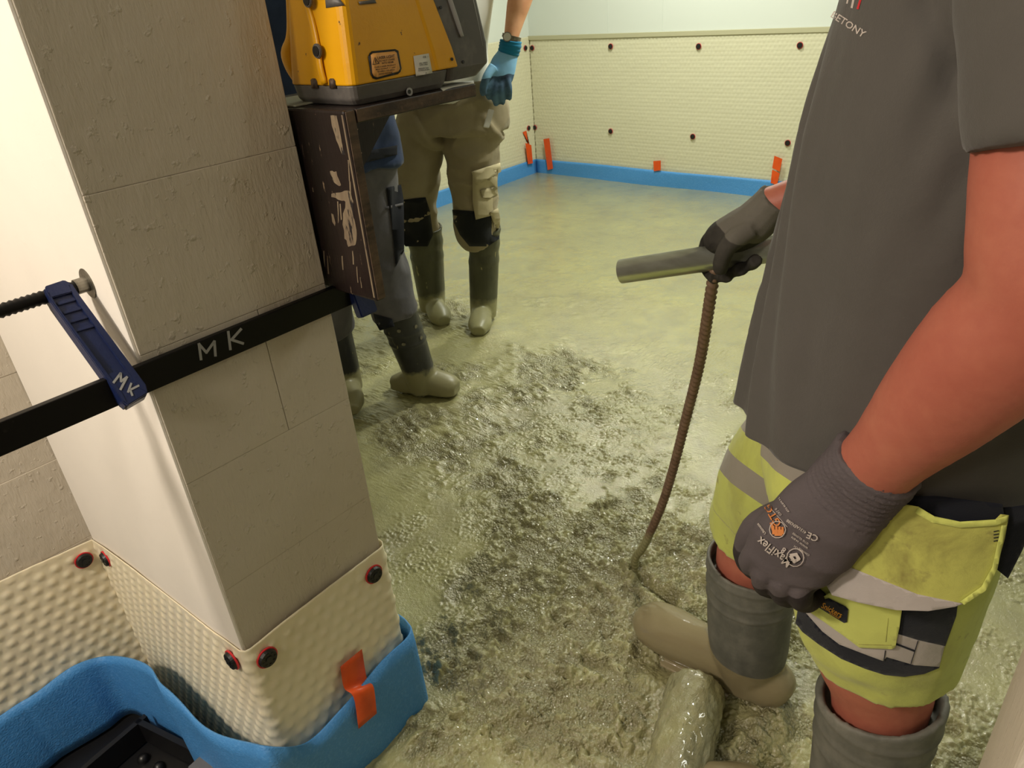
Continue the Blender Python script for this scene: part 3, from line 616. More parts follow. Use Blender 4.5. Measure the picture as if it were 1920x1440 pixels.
print_on('print', [('LASER LIGHT', 724, 107, 7.5, A, .75), ('DO NOT STARE', 725, 113, 5, A, .85), ('INTO BEAM', 727, 117.5, 4.6, A, .9), ('CLASS 2 LASER PRODUCT', 722, 124, 3.9, A, .9), ('MAX OUTPUT < 1 mW', 723, 128.5, 3.9, A, .95), ('EN 60825-1 630-680nm', 724, 132.5, 3.9, A, .85), ('AVOID EXPOSURE', 724, 137.5, 3.6, A, .9)] + stroke([(699, 121), (703, 108), (711, 119), (699, 121)], 1.1) + stroke([(704, 112), (705, 118)], 1.4), wi, m_ink, wl_, .0008)
wh = patch('serial_label', [(775, 105), (804, 100), (811, 137), (780, 143)], ly, m_whl, ls, .0006, .0005, 20)
print_on('print', [('CE', 796, 107, 5, A, 1), ('::', 802, 106, 4, A, 1), ('S/N 104522', 794, 118, 3.6, A, .9), ('TYPE 2 IP66', 794, 121.5, 3.4, A, .9), ('INDOOR 5mm', 794, 128, 3.4, A, .9), ('OUTDOOR 50m', 795, 131.5, 3.4, A, .9), ('2', 799, 137, 4, A, 1)], wh, m_ink, wh, .0008)
patch('logo_mark', [(609, -6), (632, -8), (646, 10), (611, 15)], ly, m_gry, ls, .0006, .0005, 12)
patch('logo_mark', [(672, 3), (703, -1), (706, 6), (674, 9)], ly, m_gry, ls, .0006, .0005, 12)
disc((-.865, .715, 1.40), (0, 0, 1), .034, .02, 28, m_gry, 'collar', ls); disc((-.865, .715, 1.42), (0, 0, 1), .022, .04, 28, m_dblack, 'rotor_head', ls, bev=.003); disc((-.865, .715, 1.46), (0, 0, 1), .028, .012, 28, m_yel, 'cap', ls)
# ------------------------------------------------------------ hose end half sunk in the concrete
m_hose = concrete_mat('concrete_coated_rubber', srgb(146, 141, 108), .12, .3); m_hose.bump(m_hose.noise(45, 5, stretch=(1, .5, 1)), .8, .012)
h0 = onZ(1308, 1285, .045); h1 = onZ(1272, 1440, .035); hd = (h1 - h0).normalized(); h1 = h0 + hd * .62; hr = .057
npn = 90; pth = [h0 + (h1 - h0) * (i / npn) for i in range(npn + 1)]
v, f = sweep(pth, [hr * (.86 if i == 0 else (.97 if i == 1 else 1)) for i in range(npn + 1)], 64, (0, 0, 1), k=1, ribs=lambda i, a: .0045 * float(fbm(np.array([i * .16 + 7]), np.array([a * 2.4]), o=4)[0]) + .0035 * float(vn(np.array([i * .6]), np.array([a * 7.]))[0]))
hs = tag(pyd('pump_hose', v, f, m_hose.m), 'thick concrete hose end caked in wet concrete under the boot', 'hose')
# ------------------------------------------------------------ hooked rebar with a pipe handle
m_pipe = Mt('grey_pipe', srgb(196, 196, 182), .24, metal=.6); m_pipe.vary(30, srgb(150, 148, 132), .7, stretch=(.3, 1, 1)); m_pipe = m_pipe.m
m_rust = Mt('rusty_rebar', srgb(104, 80, 62), .6, metal=.25); m_rust.vary(40, srgb(138, 112, 90), .6); m_rust.overlay(m_rust.zmask(.14, .17, 20, .03), CONC); m_rust = m_rust.m
tl = empty('rebar_rake', (-.725, 1.2, 0), 'rusty ribbed steel bar with a grey pipe handle held above the concrete', 'hand tool')
pa = onY(1165, 509, 1.0); pb = onY(1440, 468, 1.045); pd = (pb - pa).normalized(); pe = pa + pd * .44
r0 = .0205
v1, f1 = sweep([pa, pe], [r0, r0], 28, (0, 0, 1), k=1, caps=False); v2, f2 = sweep([pa, pe], [r0 * .84] * 2, 28, (0, 0, 1), k=1, caps=False)
o_ = len(v1); m_ = 28; V = v1 + v2; Fc = f1 + [tuple(i + o_ for i in q[::-1]) for q in f2] + [(j, (j + 1) % m_, o_ + (j + 1) % m_, o_ + j) for j in range(m_)] + [(m_ + j, m_ + (j + 1) % m_, o_ + m_ + (j + 1) % m_, o_ + m_ + j) for j in range(m_)]
hp = pyd('handle', V, Fc, m_pipe, tl, True); hp['label'] = 'grey pipe handle'
disc(pa + pd * .004, -pd, r0 * .83, .0005, 24, m_plye, 'bore', tl)
rp = [pa + pd * .165, onY(1334, 545, 1.03), onY(1312, 680, 1.09), onY(1285, 790, 1.13), onY(1262, 880, 1.155), onY(1240, 950, 1.175), onY(1208, 1022, 1.19), onY(1192, 1045, 1.195), onY(1190, 1075, 1.2)]
rp.append(rp[-1] + Vector((.0, 0, -.04)))
PTH = cr([tuple(p) for p in rp], 26); arc = np.concatenate([[0], np.cumsum(np.linalg.norm(np.diff(PTH, axis=0), axis=1))])
uu = np.arange(0, arc[-1], .003); PTH = np.stack([np.interp(uu, arc, PTH[:, i]) for i in range(3)], 1)
v, f = sweep([tuple(p) for p in PTH], [.0082] * len(PTH), 14, (0, 1, 0), k=1, ribs=lambda i, a: .0021 if ((i + 1.6 * a / math.pi) % 4) < 1.6 else 0)
rb = pyd('rebar', v, f, m_rust, tl, True)
# ------------------------------------------------------------ people
def cloth(name, col, col2=None, rough=.85, fine=900):
    m = Mt(name, col, rough, spec=.2); m.b.inputs['Sheen Weight'].default_value = .15
    if col2: m.vary(6, col2, .7)
    m.bump(m.noise(fine, 2), .25, .001); m.bump(m.noise(26, 4), .25, .006); return m
m_shirt = cloth('grey_cotton', srgb(86, 82, 78), srgb(79, 76, 71)).m
m_skin = Mt('skin_flushed', srgb(172, 98, 80), .5, spec=.35); m_skin.vary(9, srgb(182, 112, 90), .8); m_skin.vary(60, srgb(160, 84, 70), .35); m_skin.bump(m_skin.noise(160, 3), .12, .002)
m_skin.b.inputs['Subsurface Weight'].default_value = .12; m_skin.b.inputs['Subsurface Radius'].default_value = (.02, .008, .004); m_skin.b.inputs['Subsurface Scale'].default_value = .4; m_skin = m_skin.m
m_skin2 = Mt('skin_light', srgb(226, 170, 130), .5, spec=.35); m_skin2.vary(20, srgb(214, 150, 112), .8); m_skin2 = m_skin2.m
m_hair = Mt('dark_hair', srgb(52, 38, 28), .7); m_hair.bump(m_hair.noise(200, 3), .6, .004); m_hair = m_hair.m
m_eye = Mt('eye_white', srgb(230, 228, 220), .2).m; m_iris = Mt('iris', srgb(50, 40, 30), .2).m; m_lip = Mt('lips', srgb(170, 84, 76), .5).m
HV = srgb(198, 204, 104); HVG = srgb(148, 140, 128); HVS = srgb(188, 180, 178); NAVY = srgb(22, 24, 34)
def hivis(name, base=HV, dirt=.75):
    m = cloth(name, base); m.overlay(m.ramp(m.noise(7, 6, .65, dist=.6), [(.50, (0, 0, 0)), (.68, (dirt, dirt, dirt))]), srgb(128, 118, 66)); m.overlay(m.mask(22, .62, .72, detail=5), srgb(140, 128, 78)); return m
m_hv = hivis('hi_vis_yellow', dirt=.3)
m_hv.overlay(m_hv.ramp(m_hv.attr('band'), [(0, (0, 0, 0)), (.21, (1, 1, 1)), (.285, (0, 0, 0)), (.4125, (1, 1, 1)), (.5375, (0, 0, 0))], True), HVG); m_hv.vary(10, srgb(140, 132, 104), .35, .5, .75); m_hv = m_hv.m
m_hvd = hivis('hi_vis_yellow_soiled', srgb(192, 192, 100), 1.0).m; m_hvc = hivis('hi_vis_yellow_clean', srgb(206, 212, 112), .12).m
m_refl = cloth('silver_reflective_band', HVS, srgb(176, 166, 158), .45).m; m_navy = cloth('navy_fabric', NAVY).m
m_rub = Mt('grey_green_rubber', srgb(94, 93, 86), .55, spec=.4); m_rub.vary(5, srgb(134, 131, 121), .8, stretch=(1, 1, .5), detail=6, dist=1); m_rub.vary(30, srgb(70, 72, 66), .5); m_rub.bump(m_rub.noise(30, 4), .2, .004)
m_rub.overlay(m_rub.zmask(.118, .122, 11, .018), srgb(140, 128, 98)); mr_ = m_rub.n('ShaderNodeMapRange'); m_rub.L(m_rub.zmask(.118, .122, 11, .018), mr_.inputs[0]); mr_.inputs[3].default_value = .6; mr_.inputs[4].default_value = .13; m_rub.L(mr_.outputs[0], m_rub.b.inputs['Roughness']); m_rub = m_rub.m
def rubber_bk(name, col, z0, z1, coat):
    m = Mt(name, col, .4); m.vary(14, tuple(c * 1.9 + .01 for c in col[:3]) + (1,), .6, stretch=(1, 1, .4)); m.overlay(m.mask(34, .66, .69, stretch=(1, 1, .3)), srgb(150, 142, 100)); m.overlay(m.zmask(z0, z1, 18, .07), coat); return m.m
m_bt2 = rubber_bk('olive_rubber_boot', srgb(66, 66, 50), .10, .13, srgb(150, 146, 108)); m_bt3 = rubber_bk('black_rubber_boot', srgb(26, 26, 30), .115, .135, srgb(136, 130, 96))
def mats_coat(name, knit, coat, r=.5):
    m = Mt(name, knit, .8, spec=.25); m.bump(m.noise(700, 2, stretch=(1, 1, 1)), .3, .001); m.bump(m.noise(24, 4), .25, .006); m.overlay(m.ramp(m.attr('coat'), [(.45, (0, 0, 0)), (.55, (1, 1, 1))]), coat); m.vary(16, tuple(c * .8 for c in knit[:3]) + (1,), .4); return m.m
m_gl1 = mats_coat('grey_knit_black_coated_glove', srgb(92, 84, 86), srgb(42, 36, 36)); m_gl2 = mats_coat('dark_soiled_glove', srgb(104, 99, 90), srgb(34, 31, 28)); m_gl3 = mats_coat('blue_knit_glove', srgb(136, 188, 226), srgb(46, 58, 78))
def ell(c, r, n=18, mrows=10, fwd=(1, 0, 0)):
    V = []; Fc = []; c = np.array(c)
    for i in range(mrows + 1):
        ph = math.pi * (i + .02) / (mrows + .04)
        for j in range(n):
            a = 2 * math.pi * j / n; V.append(c + np.array([r[0] * math.sin(ph) * math.cos(a), r[1] * math.sin(ph) * math.sin(a), r[2] * math.cos(ph)]))
    Fc = [(i * n + j, i * n + (j + 1) % n, (i + 1) * n + (j + 1) % n, (i + 1) * n + j) for i in range(mrows) for j in range(n)] + [tuple(range(n)), tuple(range(mrows * n, mrows * n + n))[::-1]]
    return V, Fc
def headparts(c, f):
    """skull, jaw, nose, ears; c centre of the head, f unit vector it faces"""
    c = np.array(c, float); f = np.array(f, float); s = np.cross([0, 0, 1.], f)
    def e(u, v, w_, r): return ell(c + f * u + s * v + np.array([0, 0, w_]), (math.hypot(r[0] * f[0], r[1] * f[1]), math.hypot(r[0] * f[1], r[1] * f[0]), r[2]))
    return [e(-.012, 0, .025, (.095, .078, .092)), e(.022, 0, -.045, (.068, .060, .062)), e(.098, 0, -.008, (.016, .013, .024)), e(.06, 0, -.085, (.032, .035, .022)), e(-.01, .078, -.005, (.018, .010, .030)), e(-.01, -.078, -.005, (.018, .010, .030)), e(.078, 0, .028, (.014, .052, .010))]
def face_bits(c, f, par):
    c = np.array(c, float); f = np.array(f, float); s = np.cross([0, 0, 1.], f)
    for sg in (-1, 1):
        v, q = ell(c + f * .067 + s * sg * .031 + np.array([0, 0, .008]), (.012, .012, .010), 12, 8); e = pyd('eye', v, q, m_eye, par); v, q = ell(c + f * .0765 + s * sg * .031 + np.array([0, 0, .008]), (.0045, .0045, .005), 10, 6); pyd('iris', v, q, m_iris, e)
    v, q = sweep([c + f * .070 + s * -.024 + np.array([0, 0, -.052]), c + f * .083 + np.array([0, 0, -.050]), c + f * .070 + s * .024 + np.array([0, 0, -.052])], [.003, .0065, .003], 10, (0, 0, 1)); pyd('mouth', v, q, m_lip, par)
    def hd(p): return 0 * p[:, 0]
    r = [ell(c - f * .030 + np.array([0, 0, .046]), (.094, .094, .092)), ell(c - f * .045 + np.array([0, 0, .0]), (.074, .074, .075))]
    fusion('hair', r, .008, m_hair, par, 2)
def rings_solid(cs, rs, n=32, depth=.035, wall=.009, tilt=None, power=2.0, ref=(0, 1, 0)):
    """hollow-topped boot shaft: cs centres bottom->top"""
    c = [list(q) for q in cs]; inner = np.array(c[-1]) ; r = [tuple(q) if hasattr(q, '__len__') else (q, q) for q in rs]
    D = cr([a + list(b) for a, b in zip(c, r)], 6); last = D[-1]; ax = nz(D[-1, :3] - D[-4, :3])
    rows = [tuple(x) for x in D]; rows.append((*last[:3], last[3] - wall, last[4] - wall)); rows.append((*(last[:3] - ax * depth), last[3] - wall, last[4] - wall))
    b = np.array(ref, float); b = nz(b - ax * b.dot(ax)); cc = np.cross(ax, b); V = []
    for q in rows:
        for j in range(n):
            a = 2 * math.pi * j / n; p = np.array(q[:3]) + b * q[3] * math.cos(a) + cc * q[4] * math.sin(a)
            if tilt: p = p + tilt(p)
            V.append(p)
    m = len(rows); Fc = [(i * n + j, i * n + (j + 1) % n, (i + 1) * n + (j + 1) % n, (i + 1) * n + j) for i in range(m - 1) for j in range(n)] + [tuple(range(n))[::-1], tuple(range((m - 1) * n, m * n))]
    return V, Fc
def cut(o, co, no):
    bm = bmesh.new(); bm.from_mesh(o.data); r = bmesh.ops.bisect_plane(bm, geom=bm.verts[:] + bm.edges[:] + bm.faces[:], plane_co=co, plane_no=no, clear_outer=True)
    es = [e for e in r['geom_cut'] if isinstance(e, bmesh.types.BMEdge)]; bmesh.ops.holes_fill(bm, edges=es, sides=0)
    bm.to_mesh(o.data); bm.free(); o.data.update()
def folds(p, dirv, scale, amp, seed=0, warp=.5):
    d = nz(np.array(dirv, float)); u = p @ d; q = p - np.outer(u, d); wv = fbm(p[:, 0] * 5 + seed, p[:, 1] * 5, p[:, 2] * 5, 3) * warp
    a = nz(np.cross(d, [.3, .8, .5])); b = np.cross(d, a); n_ = vn(p @ a * scale + wv * 2 + seed, p @ b * scale + wv, u * scale * .22)
    return amp * (1 - np.abs(n_) * 2)
# ============ worker in grey shirt (faces -x) ============
w1 = empty('person', (-.15, .85, 0), 'person in grey t-shirt and yellow work shorts standing at right, gripping a pipe handle', 'person')
Wn = onY(1622, 893, .625); Eb = Vector((-.030, .585, 1.105)); Wf = onY(1447, 385, 1.035); Hd = (-.195, .83, 1.60)
TOR = [((-.14, .83, .74), (.15, .13)), ((-.13, .83, .95), (.16, .135)), ((-.12, .825, 1.15), (.17, .13)), ((-.115, .825, 1.33), (.17, .11)), ((-.125, .825, 1.40), (.12, .09)), ((-.135, .825, 1.45), (.058, .058)), ((-.16, .828, 1.52), (.055, .055)), ((-.18, .83, 1.58), (.055, .055))]
LA = [((-.10, .70, 1.37), .062), ((-.055, .63, 1.30), .058), ((-.04, .598, 1.20), .056), (tuple(Eb + Vector((0, 0, .03))), (.053, .054)), (tuple(Eb), .050), (tuple(Eb.lerp(Wn, .22)), (.050, .052)), (tuple(Eb.lerp(Wn, .5)), (.045, .047)), (tuple(Eb.lerp(Wn, .8)), .037), (tuple(Wn), (.031, .036)), (tuple(Wn + (Wn - Eb) * .1), (.028, .034))]
Ef = Vector((-.13, 1.13, 1.11))
RA = [((-.12, .96, 1.37), .062), ((-.125, 1.05, 1.28), .056), ((-.13, 1.10, 1.19), .052), (tuple(Ef), .045), (tuple(Ef.lerp(Wf, .3)), .044), (tuple(Ef.lerp(Wf, .75)), .033), (tuple(Wf), .028), (tuple(Wf + (Wf - Ef) * .06), .026)]
LL_ = [((-.14, .79, .78), .06), ((-.12, .795, .64), .055), ((-.108, .797, .55), .076), ((-.108, .797, .50), .077), ((-.093, .80, .44), .066), ((-.088, .80, .36), .058), ((-.085, .80, .2), .05), ((-.085, .80, .06), .04)]
RL_ = [((-.19, .92, .78), .06), ((-.28, .98, .62), .055), ((-.345, 1.02, .47), .074), ((-.365, 1.03, .40), .064), ((-.372, 1.03, .34), .064), ((-.365, 1.03, .2), .05), ((-.345, 1.03, .06), .038)]
def sw(L, n=20, ref=(0, 1, 0), k=4, **kw): return sweep([a for a, b in L], [b for a, b in L], n, ref, True, k, **kw)
body = fusion('body', [sw(TOR), sw(LA), sw(RA), sw(LL_), sw(RL_)] + headparts(Hd, (-.97, 0, -.24)), .0075, m_skin, w1, 4)
face_bits(Hd, (-.97, 0, -.24), w1)
# shirt
SH = [((-.140, .832, .72), (.198, .188)), ((-.140, .832, .80), (.197, .184)), ((-.135, .83, .90), (.195, .178)), ((-.128, .828, 1.02), (.198, .168)), ((-.122, .825, 1.14), (.205, .157)), ((-.116, .822, 1.25), (.207, .146)), ((-.114, .822, 1.34), (.203, .132)), ((-.118, .822, 1.41), (.155, .105)), ((-.13, .823, 1.45), (.085, .082)), ((-.135, .824, 1.47), (.066, .068))]
LS = [((-.115, .735, 1.37), .085), ((-.075, .665, 1.345), .088), ((-.045, .612, 1.28), (.080, .080)), ((-.028, .588, 1.207), (.069, .072))]
RS = [((-.12, .93, 1.37), .085), ((-.125, 1.0, 1.33), .084), ((-.13, 1.06, 1.26), .078), ((-.132, 1.095, 1.19), .072)]
def shirt_disp(p):
    z = p[:, 2]; x = p[:, 0]; y = p[:, 1]
    ang = np.arctan2(y - .83, -(x + .15)); front = np.exp(-((ang) / .9) ** 2); lo = np.clip((1.28 - z) / .3, 0, 1)
    d = .004 * front * lo * np.sin(ang * 9 + 2.2 * np.sin(z * 5) + 1.0)
    ed = np.clip((1.30 - z) / .12, 0, 1) * np.clip((z - .74) / .05, 0, 1); zz = np.clip((1.28 - z) / .48, 0, 1)
    for sg in (1, -1):
        for a0, a1, pw, wd, am in ((.12, .06, 1, .05, .006), (.34, .16, 1, .045, .007), (.50, .44, 1.5, .06, .008), (.62, .98, 2, .09, .007), (.95, 1.3, 1.5, .12, .005)):
            c_ = -sg * (a0 + (a1 - a0) * zz ** pw); q_ = (ang - c_) / wd; d += 1.4 * am * ed * np.exp(-q_ ** 2) - am * .8 * ed * np.exp(-(q_ - 1.6 * sg) ** 2)
    d += .0045 * vn(ang * 3, z * 2.2 + ang * 2, y * 0) * lo
    for ln in (((1728, -30), (1752, 40), (1778, 110), (1796, 178)), ((1790, -20), (1787, 60), (1795, 130))):
        Q = [np.array(onY(a, b, .635)) for a, b in ln]; dm = np.full(len(p), 9.)
        for q0, q1 in zip(Q[:-1], Q[1:]):
            sx, sz = q1[0] - q0[0], q1[2] - q0[2]; t = np.clip(((x - q0[0]) * sx + (z - q0[2]) * sz) / (sx * sx + sz * sz), 0, 1); dm = np.minimum(dm, np.hypot(x - q0[0] - t * sx, z - q0[2] - t * sz))
        g_ = (y < .72); d += g_ * -.006 * np.exp(-(dm / .006) ** 2)
    arm = np.exp(-(((y - .645) / .05) ** 2 + ((x + .10) / .05) ** 2 + ((z - 1.25) / .12) ** 2)); d -= .007 * arm * (1 + np.sin((x - z * .4) * 130) * .5)
    return d + .0025 * fbm(p[:, 0] * 12, p[:, 1] * 12, p[:, 2] * 7, 3) + .002 * np.exp(-((z - (.775 + .4 * np.clip(.83 - y, 0, .2))) / .012) ** 2) * 0
shirt = fusion('t_shirt', [sw(SH, 36), sw(LS, 24), sw(RS, 24)], .0058, m_shirt, w1, 5, shirt_disp)
cut(shirt, (-.10, .64, .858), Vector((.0, -.09, -1)).normalized())
hem = [v.co for v in shirt.data.vertices]
# shorts
PEL = [((-.13, .835, .90), (.160, .135)), ((-.13, .835, .84), (.172, .145)), ((-.145, .84, .76), (.176, .150)), ((-.165, .85, .70), (.150, .120))]
LSH = [((-.135, .765, .80), (.115, .125)), ((-.125, .775, .70), (.112, .118)), ((-.115, .785, .60), (.106, .106)), ((-.108, .792, .56), (.099, .098)), ((-.105, .795, .520), (.095, .093))]
RSH = [((-.17, .915, .80), (.11, .11)), ((-.245, .950, .69), (.112, .116)), ((-.305, .99, .58), (.103, .112)), ((-.345, 1.02, .48), (.094, .100)), ((-.360, 1.03, .425), (.088, .093))]
def sdisp(p): return folds(p, (.1, .1, 1), 16, .0035, 3) + .003 * fbm(p[:, 0] * 14, p[:, 1] * 14, p[:, 2] * 14, 3)
shorts = fusion('work_shorts', [sw(PEL, 32), sw(LSH, 28), sw(RSH, 28)], .0055, m_hv, w1, 4, sdisp)
ax_ = nz(np.array([-.20, .10, -.37])); P0_ = np.array([-.20, .93, .80])
def bandf(p):
    s = (1.30 - (p[:, 2] + .2 * p[:, 0] + .61 * p[:, 1])) / .4
    return np.where((p[:, 0] < -.195) & (p[:, 2] > .5), np.clip(s, 0, 1), 0)
setattr_f(shorts, 'band', bandf)
hem_l = sweep([(-.105, .795, .4965), (-.105, .795, .4895)], [(.097, .096)] * 2, 36, k=1)
z8 = lambda pts: [(1480 + x / 5.333, 1080 + y / 5.333) for x, y in pts]
shb = bvh(shorts)
patch('black_band', z8([(90, 300), (60, 470), (130, 560), (300, 690), (520, 830), (760, 930), (950, 990), (1150, 1010), (1350, 980), (1500, 920), (1505, 900), (1250, 880), (960, 800), (500, 670), (330, 540), (170, 360)]), shb, m_navy, shorts, .0012, .0012, 7)
patch('reflective_band', z8([(170, 375), (330, 555), (500, 685), (760, 785), (935, 850), (975, 812), (1250, 892), (1500, 910), (1555, 695), (1290, 635), (1090, 575), (980, 560), (600, 500), (300, 360), (130, 320)]), shb, m_refl, shorts, .0018, .0012, 7)
patch('black_panel', z8([(1080, 300), (1400, 290), (1690, 250), (1670, 400), (1560, 702), (1290, 642), (1070, 575)]), shb, m_navy, shorts, .0024, .0012, 7)
for L_ in ([(1288, 645), (1255, 755), (1215, 880)], [(960, 745), (945, 850)]): patch('seam', [(a, b) for a, b in z8([(L_[0][0] - 4, L_[0][1]), (L_[0][0] + 5, L_[0][1]), (L_[-1][0] + 5, L_[-1][1]), (L_[-1][0] - 4, L_[-1][1])])], shb, m_navy, shorts, .0034, .0006, 8)
patch('pen_slot', z8([(1070, 672), (1255, 742), (1252, 762), (1065, 690)]), shb, m_navy, shorts, .0032, .0012, 8)
flap = patch('pocket_flap', z8([(400, 170), (600, 215), (860, 280), (1130, 310), (1100, 520), (1060, 712), (1030, 732), (700, 718), (560, 612), (350, 462), (130, 312), (240, 262)]), shb, m_hvc, shorts, .005, .003, 7)
patch('stitching', z8([(985, 420), (990, 420), (968, 660), (962, 660)]), flap, m_hvd, flap, .0002, .0004, 10)
patch('stitching', z8([(690, 682), (1020, 690), (1020, 696), (690, 688)]), flap, m_hvd, flap, .0002, .0004, 10)
tagm = patch('maker_tag', z8([(395, 222), (560, 305), (588, 335), (575, 462), (545, 470), (400, 382), (245, 285), (300, 245)]), flap, m_navy, flap, .0012, .001, 8)
m_org = Mt('orange_print', srgb(226, 160, 40), .6).m
print_on('print', [('Snickers', 1480 + 425 / 5.333, 1080 + 345 / 5.333, 15.5, 28, .82), ('WORKWEAR', 1480 + 450 / 5.333, 1080 + 400 / 5.333, 3.6, 28, 1)], tagm, m_org, flap, .0012)
# hanging holster pockets on the near hip: shaped on the round of the hip
cv, cf = sweep([(-.105, .835, .55), (-.105, .835, .72), (-.105, .835, .98)], [(.206, .18), (.208, .19), (.200, .19)], 64, (0, 1, 0)); bm_ = bmesh.new(); me_ = bpy.data.meshes.new('t'); me_.from_pydata([tuple(a) for a in cv], [], cf); bm_.from_mesh(me_); hipb = BVHTree.FromBMesh(bm_); bm_.free(); bpy.data.meshes.remove(me_)
patch('tool_pocket', [(1840, 955), (1897, 950), (1935, 945), (1935, 985), (1918, 1030), (1890, 1085), (1862, 1062), (1840, 1000)], hipb, m_navy, shorts, -.012, .003, 9)
patch('waistband', [(1690, 930), (1760, 930), (1880, 945), (1885, 985), (1800, 985), (1690, 955)], hipb, m_navy, shorts, -.006, .003, 12)
pk = patch('holster_pocket', [(1640, 942), (1700, 946), (1722, 950), (1752, 968), (1800, 978), (1866, 974), (1876, 964), (1892, 966), (1884, 1010), (1868, 1068), (1846, 1108), (1806, 1134), (1770, 1130), (1720, 1118), (1660, 1094), (1590, 1064), (1560, 1050), (1590, 980)], hipb, m_hvd, shorts, .002, .004, 8)
patch('hem_binding', [(1722, 950), (1752, 968), (1800, 978), (1866, 974), (1890, 966), (1888, 978), (1866, 986), (1800, 990), (1748, 980), (1716, 962)], pk, m_hvc, pk, .0005, .002, 8)
patch('side_binding', [(1878, 985), (1887, 985), (1870, 1068), (1848, 1108), (1808, 1134), (1800, 1128), (1840, 1100), (1860, 1064)], pk, m_hvc, pk, .0005, .002, 8)
for k in range(4): patch('stitch', [(1863, 996 + 6 * k), (1873, 994 + 6 * k), (1873, 996 + 6 * k), (1863, 998 + 6 * k)], pk, m_navy, pk, .0006, .0004, 20)
patch('reflective_hem', [(1590, 1062), (1660, 1090), (1720, 1114), (1806, 1132), (1790, 1138), (1740, 1146), (1680, 1144), (1610, 1130), (1560, 1116), (1545, 1090), (1560, 1056)], hipb, m_refl, shorts, .003, .004, 8)
# boots
def boot_disp(bands, c0, amp=.0022):
    def f(p):
        z = p[:, 2]; d = np.zeros(len(p))
        for zb, wd in bands: d += amp * np.exp(-((z - zb - .03 * (p[:, 0] - c0)) / wd) ** 2)
        return d + .0028 * fbm(p[:, 0] * 10, p[:, 1] * 10, z * 7, 3) * np.clip((z - .1) / .1, 0, 1)
    return f
tl_r = lambda p: np.array([0, 0, .10 * (p[0] + .37) * -1 * max(0, (p[2] - .2) / .15)]) if p[2] > .2 else np.zeros(3)
tl_l = lambda p: np.array([0, 0, .22 * (p[0] + .09) * max(0, (p[2] - .25) / .15)]) if p[2] > .25 else np.zeros(3)
bR = fusion('boot', [rings_solid([(-.355, 1.03, .03), (-.36, 1.03, .13), (-.366, 1.03, .24), (-.37, 1.03, .355)], [(.050, .055), (.068, .076), (.077, .080), (.082, .084)], tilt=tl_r),
    sw([((-.272, 1.03, .045), (.03, .03)), ((-.300, 1.03, .058), (.047, .055)), ((-.37, 1.03, .07), (.052, .07)), ((-.45, 1.032, .058), (.047, .058)), ((-.53, 1.04, .048), (.058, .052)), ((-.585, 1.045, .042), (.054, .045)), ((-.618, 1.048, .034), (.03, .026))], 24, (0, 1, 0)),
    sw([((-.275, 1.03, .0), (.04, .014)), ((-.37, 1.03, .0), (.048, .014)), ((-.53, 1.04, .0), (.058, .014)), ((-.612, 1.047, .0), (.036, .014))], 20)], .0042, m_rub, w1, 4, boot_disp([(.335, .004), (.30, .003), (.27, .003)], -.37))
bL = fusion('boot', [rings_solid([(-.085, .80, .03), (-.087, .80, .15), (-.089, .80, .28), (-.091, .80, .43)], [(.050, .055), (.064, .068), (.072, .074), (.078, .080)], tilt=tl_l),
    sw([((.0, .80, .045), (.03, .03)), ((-.03, .80, .058), (.045, .055)), ((-.09, .80, .07), (.05, .068)), ((-.18, .80, .055), (.045, .055)), ((-.26, .79, .046), (.056, .05)), ((-.325, .785, .038), (.03, .03))], 24, (0, 1, 0))], .0045, m_rub, w1, 4, boot_disp([(.405, .004), (.37, .003), (.33, .003)], -.09))
# near glove (left hand, back of the hand towards the hall)
U = lambda px, py, y: tuple(onY(px, py, y))
side = np.array(onY(1640, 1030, .625) - onY(1440, 930, .625)); side = nz(side)
gpal = [(U(1648, 862, .626), (.0395, .038)), (U(1622, 893, .626), (.040, .036)), (U(1588, 930, .624), (.041, .031)), (U(1545, 975, .620), (.047, .029)), (U(1500, 1018, .620), (.0475, .027)), (U(1470, 1055, .624), (.043, .024)), (U(1455, 1085, .632), (.034, .016))]
def fing(pts, rs): return sweep([U(*p) for p in pts], rs, 14, (0, 1, 0))
gp_ = [sweep([a for a, b in gpal], [b for a, b in gpal], 32, side, True, 5, 2.3),
    fing([(1440, 1015, .622), (1412, 1040, .618), (1408, 1062, .634), (1428, 1070, .66), (1450, 1055, .672)], [.012, .0125, .0115, .0105, .009]),
    fing([(1460, 1045, .618), (1436, 1072, .614), (1434, 1096, .632), (1455, 1102, .66), (1475, 1085, .672)], [.012, .013, .012, .011, .009]),
    fing([(1488, 1065, .618), (1468, 1092, .612), (1468, 1114, .630), (1488, 1118, .66), (1508, 1100, .672)], [.012, .013, .012, .011, .009]),
    fing([(1518, 1080, .618), (1502, 1106, .614), (1503, 1126, .630), (1522, 1126, .655), (1538, 1108, .668)], [.012, .0125, .0115, .0105, .009]),
    fing([(1490, 960, .636), (1430, 985, .645), (1402, 1020, .655), (1400, 1052, .660), (1418, 1074, .662)], [.020, .018, .0145, .013, .010])]
Gc = np.array(U(1545, 975, .620)); gvw = nz(CAM - Gc)
gl = fusion('glove', gp_, .0028, m_gl1, w1, 2, lambda p: .0012 * np.sin(((p - np.array(Wn)) @ nz(np.array(Eb - Wn))) * 900) * (((p - np.array(Wn)) @ nz(np.array(Eb - Wn))) > -.03) + .0016 * folds(p, side, 30, 1.0, 5))
gax = nz(np.array(U(1470, 1055, .624)) - np.array(U(1622, 893, .626)))
